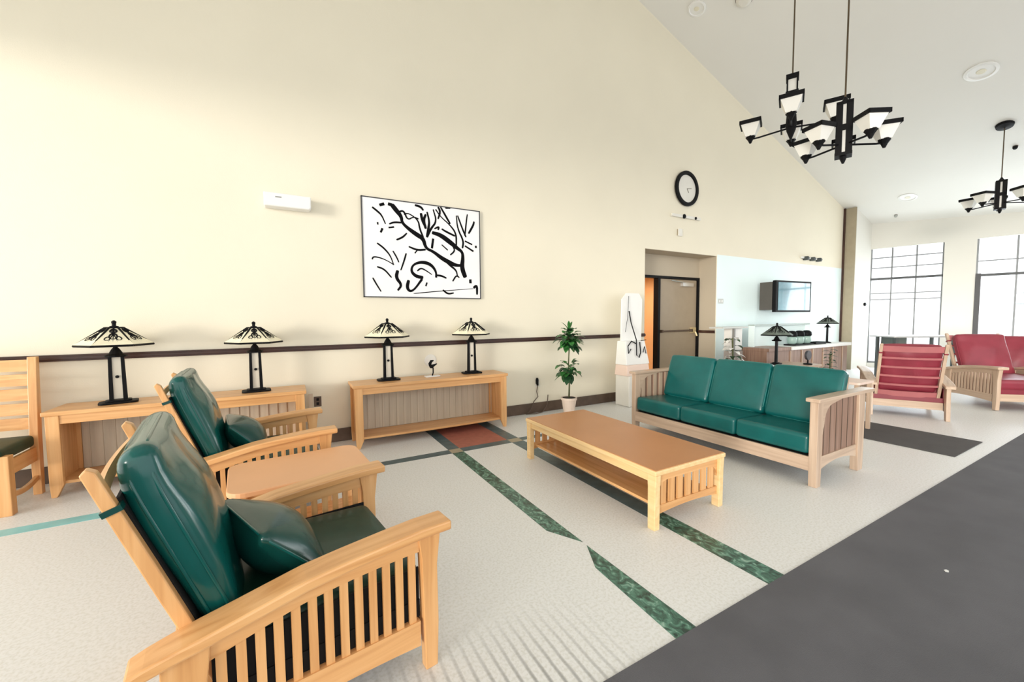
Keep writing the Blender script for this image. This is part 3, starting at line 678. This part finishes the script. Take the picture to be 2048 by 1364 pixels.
for (zc, rx_, rz_, n_, nm) in ((1.18,.20,.22,95,'foliage'),(.70,.18,.20,42,'foliage')):
    mb = MB()
    for i in range(n_):
        a = rnd.random()*2*math.pi; v = rnd.uniform(-1,1); rr_ = math.sqrt(1-v*v)
        mb.cur = 0 if rnd.random() < .68 else 1
        q = rnd.uniform(.1,.75); b = (math.cos(a)*rr_*rx_*q, math.sin(a)*rr_*rx_*q, zc+v*rz_*q)
        leaf(mb, b, (math.cos(a)*(.5+rr_), math.sin(a)*(.5+rr_), v*.7+.25), rnd.uniform(.09,.13), rnd.uniform(.08,.12), rnd.uniform(.3,.8))
    if zc > 1:
        for a in (2.4,.9,4.4): leaf(mb, (0,0,zc+.13), (math.cos(a),math.sin(a)*.4,1.0), .19, .045, .15)
    mb.build(nm, [LEAF, LEAFD], t, smooth=True)

# white stand by the doorway
t = thing('display_stand', 'tall white display stand with black wire fittings beside the doorway', 'stand', (5.1, 4.93, 0))
mb = MB(); mb.bx(-.24,.20,-.16,.16,0,.52); mb.build('base', OFFW, t, bevel=.02)
mb = MB(); mb.hull8([(-.27,-.15,.52),(.26,-.15,.52),(.26,.15,.52),(-.27,.15,.52)], [(-.26,-.13,.70),(.25,-.13,.70),(.25,.13,.70),(-.26,.13,.70)]); mb.build('tray', PINKY, t, bevel=.01)
mb = MB(); mb.hull8([(-.27,-.13,.70),(.27,-.13,.70),(.27,.13,.70),(-.27,.13,.70)], [(-.26,-.10,1.1),(.18,-.10,1.1),(.18,.10,1.1),(-.26,.10,1.1)]); mb.build('box', WHITE, t, bevel=.01)
mb = MB(); mb.prism(rrect(.22,.36,.1), 1, -.01, .03) if False else mb.add([], [])
mb.prism([(-.26,1.1),(.2,1.1),(.22,1.8),(.14,1.9),(-.14,1.9),(-.24,1.8)], 1, -.0, .03); mb.build('back_board', WHITE, t)
mb = MB(); y_ = -.03
mb.tube([(-.13,y_,1.85),(-.15,y_,1.5),(-.2,y_,1.25)], .004, 5); mb.tube([(-.12,y_,1.6),(-.07,y_,1.4),(-.05,y_-.1,1.12),(-.05,y_-.11,.86),(.01,y_-.11,.82),(.04,y_-.11,.9),(.03,y_-.1,1.08)], .009, 6)
mb.tube([(-.05,y_-.1,1.05),(-.16,y_-.1,1.1),(-.25,y_-.11,1.02),(-.24,y_-.115,.9),(-.18,y_-.11,.97)], .009, 6); mb.tube([(.06,y_-.1,1.1),(.19,y_-.09,1.11)], .006, 6)
mb.tube([(.1,y_-.11,.9),(.13,y_-.11,1.0),(.17,y_-.11,.88)], .007, 6)
mb.build('wire_hooks', BLACK, t, smooth=True)

# ================================================================== COFFEE TABLE
t = thing('coffee_table', 'low rectangular coffee table with tan top in front of the teal sofa', 'coffee table', (2.56, 2.74, 0))
hx, hy = .395, .87
mb = MB(); mb.bx(-hx,hx,-hy,hy,.395,.43); tp = mb.build('tabletop', wood('edge_maple',1,(.78,.52,.24),(.86,.60,.30),(.92,.68,.38)), t, bevel=.008)
mb = MB(); mb.bx(-hx+.012,hx-.012,-hy+.012,hy-.012,.4302,.4335); mb.build('top_inlay', LAM, tp)
EM = bpy.data.materials['edge_maple']
for sx_ in (-1,1):
    for sy_ in (-1,1):
        x0 = sx_*(hx-.035); y0 = sy_*(hy-.045)
        mb = MB(); mb.prism([(y0-.032,0),(y0+.032,0),(y0+.034,.3),(y0+.04,.394),(y0-.04,.394),(y0-.034,.3)], 0, x0-.026, x0+.026); mb.build('leg', EM, t, bevel=.005)
        # corbel curving inwards under the apron
        xs_ = [(x0, .394)]
for sx_ in (-1,1):
    mb = MB(); mb.bx(sx_*(hx-.035)-.012, sx_*(hx-.035)+.012, -hy+.08, hy-.08, .335, .394); mb.build('apron', EM if sx_ < 0 else WY, t, bevel=.003)
for sy_ in (-1,1):
    yy_ = sy_*(hy-.045)
    prof = [(-.335,.394)]+[(-.335+.0+.10*(1-math.cos(R(90*i/6))), .394-.10+.0+.10*math.sin(R(90*i/6))-.055) for i in range(7)]+[(.235,.339)]+[(.235+.10*math.sin(R(90*i/6)), .339-.10*(1-math.cos(R(90*i/6)))) for i in range(1,7)]+[(.335,.394)]
    mb = MB(); mb.prism(prof[::-1], 1, yy_-.013, yy_+.013); mb.build('apron', WX, t)
    secs = []
    for i in range(13):
        x = -.34+.68*i/12; b = .02*(1-(x/.34)**2); secs.append([(x,yy_-.013,.10+b),(x,yy_+.013,.10+b),(x,yy_+.013,.165),(x,yy_-.013,.165)])
    mb = MB(); mb.strip(secs); mb.build('lower_rail', WX, t)
    for k in range(7):
        x = -.27+k*.09; mb = MB(); mb.bx(x-.028,x+.028,yy_-.007,yy_+.007,.155,.35); mb.build('slat', WZ, t)
mb = MB(); mb.bx(-.30,.30,-hy+.06,hy-.06,.125,.148); mb.build('shelf', WY, t, bevel=.003)

# ================================================================== SOFA
t = thing('sofa', 'long three seat teal sofa with wooden frame facing the coffee table', 'sofa', (4.36, 2.74, 0))
def SX(x): return x-4.36
def SY(y): return y-2.74
FW = (GX,GY,GZ)
for (yc, s) in ((1.705,-1),(3.775,1)):
    y_ = SY(yc)
    mb = MB(); mb.bx(SX(3.90),SX(4.98),y_-.055,y_+.055,.752,.785); mb.build('arm', GX, t, bevel=.006)
    for (xa, xb) in ((3.93,4.02),(4.72,4.84)):
        mb = MB(); mb.prism([(SX(xa)+.008,0),(SX(xb)-.008,0),(SX(xb),.2),(SX(xb),.752),(SX(xa),.752),(SX(xa),.2)], 1, y_-.032, y_+.032); mb.build('leg', GZ, t, bevel=.004)
    # corbel: curved bracket from the front leg up to the arm
    x0 = SX(4.02); pr_ = [(x0,.752),(x0+.42,.752),(x0+.30,.735)]+[(x0+.20-.17*math.sin(R(90*i/6))-.0, .72-.16*(1-math.cos(R(90*i/6)))) for i in range(7)]+[(x0,.45)]
    mb = MB(); mb.prism(pr_, 1, y_-.03, y_-.006 if s < 0 else y_+.03); mb.build('corbel', GX, t)
    mb = MB(); mb.bx(SX(4.02),SX(4.72),y_-.008,y_+.012,.24,.752); mb.build('side_panel', PX, t)
    for k in range(6):
        x = SX(4.09)+k*.112; mb = MB(); mb.bx(x-.003,x+.003,y_-.0115,y_-.008,.26,.74) if s < 0 else mb.bx(x-.03,x+.03,y_-.02,y_-.0085,.26,.74); mb.build('panel_batten', BASEB if s < 0 else GZ, t)
    secs = []
    for i in range(11):
        x = SX(4.02)+.70*i/10; b = .05*(1-((i-5)/5)**2); secs.append([(x,y_-.018,.14+b),(x,y_+.018,.14+b),(x,y_+.018,.26),(x,y_-.018,.26)])
    mb = MB(); mb.strip(secs); mb.build('lower_rail', GX, t)
mb = MB(); mb.bx(SX(3.935),SX(3.96),SY(1.735),SY(3.745),.135,.262); mb.build('front_rail', GY, t, bevel=.004)
mb = MB(); mb.bx(SX(4.70),SX(4.72),SY(1.735),SY(3.745),.135,.262); mb.build('back_rail', GY, t, bevel=.004)
mb = MB(); mb.bx(SX(3.96),SX(4.70),SY(1.735),SY(3.745),.235,.262); mb.build('seat_deck', SHADOWCLOTH, t)
wd = (3.74-1.742)/3
for k in range(3):
    yc = SY(1.742+wd*(k+.5))
    mb = MB(T(SX(4.275),yc,.355)@RY(R(2))); mb.cushion(.335,wd/2-.002,.088,.035,.10); mb.build('seat_cushion', TEAL, t, smooth=True)
q0 = Vector((SX(4.56),0,.40)); q1 = Vector((SX(4.74),0,.96)); ax = (q1-q0).normalized(); nr = Vector((-ax.z,0,ax.x))
MS = T(*q0) @ Matrix(((nr.x,0,ax.x,0),(0,1,0,0),(nr.z,0,ax.z,0),(0,0,0,1)))
for k in range(3):
    yc = SY(1.742+wd*(k+.5))
    mb = MB(MS@T(.08,yc,.285)@Matrix(((0,0,1,0),(0,1,0,0),(-1,0,0,0),(0,0,0,1)))); mb.cushion(.285,wd/2-.004,.062,.045,.30); bc = mb.build('back_cushion', TEAL, t, smooth=True)
    pts = []
    for i in range(40):
        a = 2*math.pi*i/40; c_, s_ = math.cos(a), math.sin(a); q = 9; rr_ = (abs(c_)**q+abs(s_)**q)**(-1/q); pts.append((c_*rr_*.277, s_*rr_*(wd/2-.012), .042))
    mb = MB(MS@T(.08,yc,.285)@Matrix(((0,0,1,0),(0,1,0,0),(-1,0,0,0),(0,0,0,1)))); mb.tube(pts, .005, 5, closed=True); mb.build('piping', TEALD, bc, smooth=True)
for yc in (1.79, 3.69):
    mb = MB(MS); mb.bx(-.04,.0,SY(yc)-.02,SY(yc)+.02,-.15,.53); mb.build('back_post', GZ, t, bevel=.003)
for h in (.05,.27,.48):
    mb = MB(MS); mb.bx(-.03,-.008,SY(1.79),SY(3.69),h-.04,h+.03); mb.build('back_slat', GY, t)

# ================================================================== CHAIR AT THE LEFT EDGE
t = thing('side_chair', 'wooden ladder back chair with dark green seat at the left edge of the picture', 'chair', (-2.24, 4.78, 0))
for s in (-1,1):
    mb = MB(); mb.bx(s*.27-.04,s*.27+.04,-.26,-.19,0,.47); mb.build('leg', WZ, t, bevel=.004)
    mb = MB(); mb.prism([(.20,0),(.25,0),(.27,.5),(.31,1.2),(.26,1.2),(.20,.5)], 0, s*.27-.028, s*.27+.028); mb.build('back_post', WZ, t, bevel=.004)
    mb = MB(); mb.bx(s*.27-.012,s*.27+.012,-.19,.2,.30,.42); mb.build('seat_rail', WY, t)
    secs = []
    for i in range(9):
        y = -.19+.39*i/8; b = -.03*(1-((i-4)/4)**2); secs.append([(s*.27-.012,y,.13+b),(s*.27+.012,y,.13+b),(s*.27+.012,y,.17+b),(s*.27-.012,y,.17+b)])
    mb = MB(); mb.strip(secs); mb.build('stretcher', WY, t)
mb = MB(); mb.bx(-.23,.23,-.24,-.215,.33,.45); mb.build('front_rail', WX, t)
mb = MB(); mb.bx(-.23,.23,-.24,-.22,.13,.19); mb.build('stretcher', WX, t)
mb = MB(T(0,-.015,.475)); mb.cushion(.27,.25,.05,.03,.25); mb.build('seat', SEATG, t, smooth=True)
for k in range(5):
    z = .62+k*.125; yb = .225+.07*(z-.5)/.7; secs = []
    for i in range(9):
        x = -.245+.49*i/8; b = .02*(1-(x/.245)**2); secs.append([(x,yb+b-.008,z-.045),(x,yb+b+.008,z-.045),(x,yb+b+.008,z+.055),(x,yb+b-.008,z+.055)])
    mb = MB(); mb.strip(secs); mb.build('back_slat', WX, t)

# ================================================================== RED CHAIRS
RG = 'red vinyl armchairs near the windows'
r1 = make_armchair('red armchair seen from behind, standing between the sofa and the windows', RG, RED, RED, (GX,GY,GZ), RED, True)
r1.location = (8.62, 2.62, 0); r1.rotation_euler[2] = R(27)
r2 = copy_tree(r1); r2['label'] = 'red seated armchair with pale slatted side, cut off by the right picture edge'
r2.location = (9.80, 1.36, .0075); r2.rotation_euler[2] = R(226); r2.scale = (1.15,1.08,1.06)
r3 = copy_tree(r1); r3['label'] = 'red armchair at the right picture edge, partly hidden behind the pale slatted one'
r3.location = (11.1, 1.65, 0); r3.rotation_euler[2] = R(200)
t = thing('side_table', 'pale low side table just behind the right arm of the teal sofa', 'table', (6.40, 2.42, 0))
mb = MB(); mb.prism(rrect(.22,.22,.03), 2, .62, .65); mb.build('tabletop', PINKY, t, bevel=.004)
for sx_ in (-1,1):
    for sy_ in (-1,1):
        mb = MB(); mb.bx(sx_*.18-.02,sx_*.18+.02,sy_*.18-.02,sy_*.18+.02,.0102,.62); mb.build('leg', GZ, t)
t = thing('window_table', 'thin topped table with dark legs standing in front of the left window', 'table', (12.75, 3.55, 0), R(-32))
mb = MB(); mb.prism(rrect(.75,.35,.04), 2, .98, 1.01); mb.build('tabletop', plain('grey_top',(.45,.45,.45),.3), t)
for (lx, ly) in ((-.62,-.25),(-.62,.25),(.62,-.25),(.62,.25)):
    mb = MB(); mb.bx(lx-.025,lx+.025,ly-.025,ly+.025,0,.98); mb.build('leg', plain('dark_leg',(.08,.09,.09),.5), t)
mb = MB(); mb.bx(-.58,-.35,-.2,.2,.55,.97); mb.build('drawer_box', plain('dark_box',(.10,.12,.11),.5), t)

# ================================================================== FAR COUNTER AND WHAT STANDS ON IT
t = thing('counter', 'brown panelled counter with white top below the television', 'counter', (9.9, 4.45, 0))
mb = MB(T(-9.9,-4.45,0)); mb.bx(8.05,11.4,4.32,4.8,0,.80); mb.build('body', PX, t)
mb = MB(T(-9.9,-4.45,0)); mb.bx(8.85,11.45,4.26,4.82,.80,.865); mb.build('countertop', WHITE, t, bevel=.004)
mb = MB(T(-9.9,-4.45,0)); mb.bx(8.05,8.85,4.28,4.82,.80,.865); mb.build('worktop', PX, t, bevel=.004)
for k in range(6):
    x = 8.9+k*.45; mb = MB(T(-9.9,-4.45,0)); mb.bx(x-.012,x+.012,4.305,4.32,.05,.78); mb.build('panel_batten', GZ, t)
t = thing('display_case', 'pale glassy display case standing on the counter under the television', 'display case', (9.3, 4.70, .866))
mb = MB(); mb.bx(-1.05,1.15,.06,.08,0,.43); mb.build('back_pane', WALLB, t)
mb = MB(); mb.bx(-1.06,1.16,-.02,.10,.43,.455); mb.build('top', plain('grey_green_top',(.40,.48,.46),.4), t)
for x in (-1.04, 1.14): 
    mb = MB(); mb.bx(x-.012,x+.012,-.02,.10,0,.43); mb.build('side', WALLB, t)
t = thing('tray', 'flat black tray on the counter holding the three urns', 'tray', (9.62, 4.50, .866))
mb = MB(); mb.prism(rrect(.42,.12,.05), 2, 0, .025); mb.build('plate', BLACK, t)
for i, (x, lab) in enumerate(((9.32,'leftmost of three black topped urns on the counter tray'),(9.62,'middle of three black topped urns on the counter tray'),(9.92,'rightmost of three black topped urns on the counter tray'))):
    t = thing('urn', lab, 'urn', (x, 4.50, .892), 0, 'black topped urns on the counter')
    mb = MB(); mb.lathe([(.06,0),(.085,.03),(.09,.12),(.075,.16)], 14); mb.build('body', plain('pale_teal_china',(.35,.50,.46),.3), t, smooth=True)
    mb = MB(); mb.lathe([(.085,.161),(.10,.19),(.09,.25),(.05,.28),(.01,.285)], 14); mb.build('lid', BLACK, t, smooth=True)
t = thing('box', 'low black box lying on the counter right of the urns', 'box', (10.25, 4.45, .866))
mb = MB(); mb.bx(-.22,.22,-.09,.09,0,.05); mb.build('shell', BLACK, t)
# end table in front of the counter with its lamp
t = thing('end_table', 'grey low end table behind the middle of the teal sofa', 'table', (8.2, 3.9, 0))
mb = MB(); mb.prism(rrect(.36,.30,.03), 2, .56, .60); mb.build('tabletop', GX, t)
for sx_ in (-1,1):
    for sy_ in (-1,1):
        mb = MB(); mb.bx(sx_*.3-.02,sx_*.3+.02,sy_*.24-.02,sy_*.24+.02,0,.56); mb.build('leg', GZ, t)
make_lamp('dark shaded table lamp behind the teal sofa, left of the display case', (7.86,4.05,.601), R(20), SHADED, 1.0, 'dark shaded lamps by the far counter', 6)
make_lamp('dark shaded table lamp at the right end of the far counter', (10.85,4.50,.866), R(30), SHADED, .82, 'dark shaded lamps by the far counter', 7)
t = thing('side_table', 'white table with a thin grey post beside the doorway end of the far wall', 'table', (7.62, 4.80, 0))
mb = MB(); mb.bx(-.42,.40,-.12,.16,1.26,1.29); mb.build('tabletop', plain('pale_grey',(.6,.62,.6),.5), t)
mb = MB(); mb.bx(-.02,.02,-.1,-.06,0,1.26); mb.build('post', plain('mid_grey',(.25,.25,.24),.5), t)
mb = MB(); mb.bx(.03,.38,-.02,.14,.82,1.25); mb.build('panel', WHITE, t)
mb = MB(); mb.bx(.03,.38,-.04,.14,.55,.80); mb.build('drawer', plain('grey_wood',(.42,.38,.36),.5,var=.1), t)
t = thing('potted_plant', 'white flowered plant behind the left end of the teal sofa', 'plant', (7.0, 4.35, 0))
mb = MB(); mb.lathe([(.10,0),(.14,.3),(.15,.32),(.0,.31)], 14); mb.build('pot', WHITE, t)
mb = MB()
rnd = random.Random(9)
for i in range(50):
    a = rnd.random()*6.28; mb.cur = 0 if i % 4 else 1
    leaf(mb, (.05*math.cos(a),.05*math.sin(a),.5+.6*rnd.random()), (math.cos(a),math.sin(a),.4), rnd.uniform(.1,.2), .08, .6)
mb.build('foliage', [WHITE, LEAFD], t, smooth=True)
mb = MB(); mb.tube([(0,0,.3),(.02,0,.7),(0,.01,1.1)], .015, 6); mb.build('stem', STEM, t)
t = thing('desk_fan', 'small dark fan shaped object on the low table behind the sofa', 'fan', (8.28, 3.72, .601))
mb = MB(); mb.lathe([(.07,0),(.07,.02),(.012,.03),(.012,.1)], 12); mb.build('base', BLACK, t)
mb = MB(T(0,0,.17)@RX(R(90))); mb.lathe([(.085,-.02),(.09,0),(.085,.02)], 16); mb.build('head', plain('dark_grey',(.05,.05,.06),.4), t)
t = thing('potted_plant', 'small dark leafed plant behind the right end of the teal sofa', 'plant', (7.4, 3.02, 0))
mb = MB(); mb.lathe([(.09,0),(.12,.25),(.0,.24)], 12); mb.build('pot', WHITE, t)
mb = MB(); mb.tube([(0,0,.2),(.01,0,.9)], .012, 6); mb.build('stem', STEM, t)
mb = MB()
for i in range(16): a = i*2.4; leaf(mb, (0,0,.65+.02*i), (math.cos(a),math.sin(a),.5), .12, .05, .5)
mb.build('foliage', LEAFD, t, smooth=True)

# television on a wall arm, turned to the room
t = thing('television', 'wall mounted television turned out from the pale blue wall', 'television', (10.0, 4.85, 1.93), R(-4))
mb = MB(); mb.bx(-.66,.66,-.04,.04,-.35,.35); mb.build('bezel', BLACK, t, bevel=.012)
mb = MB(); mb.bx(-.58,.60,-.046,-.041,-.31,.31); mb.build('screen', SCREEN, t)
mb = MB(); mb.bx(-.66,-.5,.04,.32,-.30,.32); mb.build('side_housing', plain('dark_taupe',(.08,.07,.06),.5), t)
mb = MB(); mb.bx(-.1,.1,.04,.40,-.08,.08); mb.build('wall_arm', BLACK, t)
t = thing('spotlight_bar', 'row of three small dark spotlights above the television', 'spotlight', (11.7, WY0-.004, 2.95))
mb = MB(); mb.bx(-.5,.5,-.04,-.001,-.02,.02); mb.build('bar', WHITE, t)
for q in (-.32,0,.32): 
    mb = MB(T(q,-.05,-.01)); mb.lathe([(.06,-.05),(.075,0),(.05,.04)], 12); mb.build('spot_head', plain('dark_spot',(.06,.07,.07),.5), t)

# door knob on the white end wall beside window
t = thing('wall_knob', 'small dark round knob on the white wall beside the left window', 'knob', (14.20, 5.03, 1.80))
mb = MB(RX(R(90))); mb.lathe([(.045,.0005),(.05,.03),(.03,.045)], 14); mb.build('knob_cap', BLACK, t)
t = thing('street_sign', 'small outlined sign on a pole outside the right window', 'sign', far(2.95, 0, 1.6))
mb = MB(RZ(math.atan2(FU.y,FU.x)))
for b_ in ((-.22,.22,1.75,1.765),(-.22,.22,2.03,2.045),(-.22,-.205,1.75,2.045),(.205,.22,1.75,2.045)): mb.bx(b_[0],b_[1],-.01,.01,b_[2],b_[3])
mb.build('sign_frame', plain('slate_teal',(.12,.22,.24),.5), t)
mb = MB(); mb.tube([(0,0,0),(0,0,1.75)], .012, 6); mb.build('pole', plain('teal_pole',(.12,.22,.24),.5), t)

# ================================================================== CEILING THINGS
slope = math.atan(.33)
def on_ceiling(x, y, drop=0): return (x, y, rake(x)-.001-drop)
def recessed(label, x, y, r_):
    t = thing('recessed_light', label, 'ceiling light', on_ceiling(x,y), group='round recessed ceiling lights'); t.rotation_euler = (0, slope, 0)
    mb = MB(); mb.lathe([(r_,0),(r_,-.012),(r_*.8,-.018),(r_*.75,-.004),(.0,-.004)][::-1], 24); mb.build('trim_ring', WHITE, t)
    mb = MB(); mb.lathe([(r_*.3,-.006),(r_*.25,-.012),(0,-.013)], 14); mb.build('lens', plain('lens',(.8,.76,.62),.3), t)
recessed('round recessed light on the sloped ceiling above the clock, left of the hanging rods', 6.30, 4.69, .15)
recessed('oval looking recessed light on the ceiling right of the two chandeliers', 10.15, 2.18, .20)
recessed('recessed light low on the ceiling slope near the far wall corner', 13.5, 4.01, .18)
def detector(label, x, y, r_, m_, cat='smoke detector', nm='smoke_detector'):
    t = thing(nm, label, cat, on_ceiling(x,y)); t.rotation_euler = (0, slope, 0)
    mb = MB(); mb.lathe([(r_,0),(r_*.95,-.04),(r_*.6,-.06),(0,-.062)], 20); mb.build('body', m_, t)
    mb = MB(); mb.lathe([(r_*1.05,0),(r_*1.05,-.01),(0,-.011)], 20); mb.build('base_ring', BASEB, t)
detector('round smoke detector at the top picture edge between light and chandelier rod', 6.66, 4.08, .12, OFFW)
detector('tiny sprinkler on the ceiling near the far window corner', 14.25, 4.45, .035, plain('grey_s',(.4,.42,.4),.4), 'sprinkler', 'sprinkler')
detector('tiny dark sprinkler on the ceiling at the right picture edge', 12.45, 2.17, .035, BLACK, 'sprinkler', 'sprinkler')

def bowl(mb_, rb, rt, h, c):
    x, y, z = c
    o0 = [(x-rb,y-rb,z),(x+rb,y-rb,z),(x+rb,y+rb,z),(x-rb,y+rb,z)]; o1 = [(x-rt,y-rt,z+h),(x+rt,y-rt,z+h),(x+rt,y+rt,z+h),(x-rt,y+rt,z+h)]
    rt2 = rt-.008; rb2 = rb-.006
    i1 = [(x-rt2,y-rt2,z+h),(x+rt2,y-rt2,z+h),(x+rt2,y+rt2,z+h),(x-rt2,y+rt2,z+h)]; i0 = [(x-rb2,y-rb2,z+.01),(x+rb2,y-rb2,z+.01),(x+rb2,y+rb2,z+.01),(x-rb2,y+rb2,z+.01)]
    vs = o0+o1+i1+i0; fs = [(3,2,1,0),(12,13,14,15)]
    for k in range(4):
        j = (k+1)%4; fs += [(k,j,4+j,4+k),(4+k,4+j,8+j,8+k),(8+k,8+j,12+j,12+k)]
    mb_.add(vs, fs)
def chandelier(label, x, y, zb, zt, rz, arms, rad, sh, lantern=False, width=.05):
    """zb..zt: the column; rod runs up to the ceiling"""
    t = thing('chandelier', label, 'chandelier', (x,y,zb), rz, 'black mission chandeliers with square glass bowls')
    H = zt-zb; top = rake(x)-zb-.002
    w = width
    if lantern:
        mb = MB(); mb.lathe([(.01,-.02),(.05,.09),(.06,.16),(.05,.30),(.028,.34),(.028,H-.22),(.04,H-.2)], 10)
        mb.build('column', BLACK, t)
        mb = MB(); 
        for (sx_,sy_) in ((-1,-1),(1,-1),(1,1),(-1,1)): mb.bx(sx_*.05-.008,sx_*.05+.008,sy_*.05-.008,sy_*.05+.008,H-.2,H-.03)
        mb.bx(-.065,.065,-.065,.065,H-.05,H); mb.bx(-.065,.065,-.065,.065,H-.215,H-.2); mb.build('lantern', BLACK, t)
        mb = MB(); mb.bx(-.042,.042,-.042,.042,H-.195,H-.055); mb.build('lantern_glass', FROST, t)
    else:
        mb = MB()
        for (sx_,sy_) in ((-1,-1),(1,-1),(1,1),(-1,1)): mb.bx(min(sx_*(w+.02),sx_*.014),max(sx_*(w+.02),sx_*.014),min(sy_*(w+.02),sy_*.014),max(sy_*(w+.02),sy_*.014),.02,H-.03)
        mb.bx(-w-.02,w+.02,-w-.02,w+.02,H-.05,H-.02); mb.bx(-w-.022,w+.022,-w-.022,w+.022,.0,.03); mb.bx(-w-.018,w+.018,-w-.018,w+.018,H*.5-.03,H*.5+.03)
        mb.lathe([(w*.9,H-.02),(.02,H+.02),(.012,H+.04)], 8); mb.lathe([(.01,-.07),(.025,-.03),(.03,0)], 8)
        mb.build('column', BLACK, t)
        mb = MB(); mb.bx(-w*1.1,w*1.1,-.0138,.0138,.03,H-.05); mb.bx(-.0138,.0138,-w*1.1,w*1.1,.03,H-.05); mb.build('column_glass', FROST, t)
    mb = MB(); mb.tube([(0,0,H-.01),(0,0,top)], .008, 6); mb.build('rod', plain('bronze_rod',(.10,.07,.04),.4,metal=.5), t)
    mb = MB(); mb.M = T(0,0,top)@RY(slope); mb.lathe([(.02,-.06),(.11,-.045),(.12,-.005),(.12,0.0)], 16); mb.build('ceiling_canopy', BLACK, t)
    for k in range(arms):
        a = 2*math.pi*k/arms; M = RZ(a); az = .12
        mb = MB(M); mb.tube([(.03,0,az),(rad*.45,0,az-.015),(rad*.8,0,az-.03),(rad,0,az-.03)], .010, 6)
        mb.lathe([(.012,-.04),(.03,.0),(.055,.035),(.055,.045)], 8, c=(rad,0,az-.04)); ar = mb.build('arm', BLACK, t)
        mb = MB(M); bowl(mb, sh*.45, sh, sh*1.55, (rad,0,az+.0)); bw = mb.build('glass_bowl', FROST, ar)
        mb = MB(M); z1 = az+sh*1.55; r1, r2 = sh+.004, sh-.010; hh = sh*.34
        for (xa,xb,ya,yb) in ((-r1,r1,-r1,-r2),(-r1,r1,r2,r1),(-r1,-r2,-r1,r1),(r2,r1,-r1,r1)): mb.bx(rad+xa,rad+xb,ya,yb,z1-hh,z1+.006)
        mb.build('bowl_rim', BLACK, bw)
    return t
chandelier('black chandelier with lantern top, left of the pair of hanging fixtures', 5.48, 2.73, 3.69, 4.43, R(26), 4, .43, .115, lantern=True)
chandelier('black chandelier with long square column, right of the pair of hanging fixtures', 5.17, 2.06, 3.17, 3.74, R(22), 5, .34, .10)
chandelier('small distant black chandelier hanging near the right picture edge', 11.70, 2.18, 3.45, 4.0, R(15), 5, .40, .11)
mb = MB(); mb.prism([(0,0),(.02,.004),(.024,.016),(.008,.022),(-.006,.012)], 2, .0075, .0095)
tag(mb.build('paper_scrap', WHITE, loc=(3.28,.72,0)), 'tiny white paper scrap lying on the grey carpet', 'scrap')
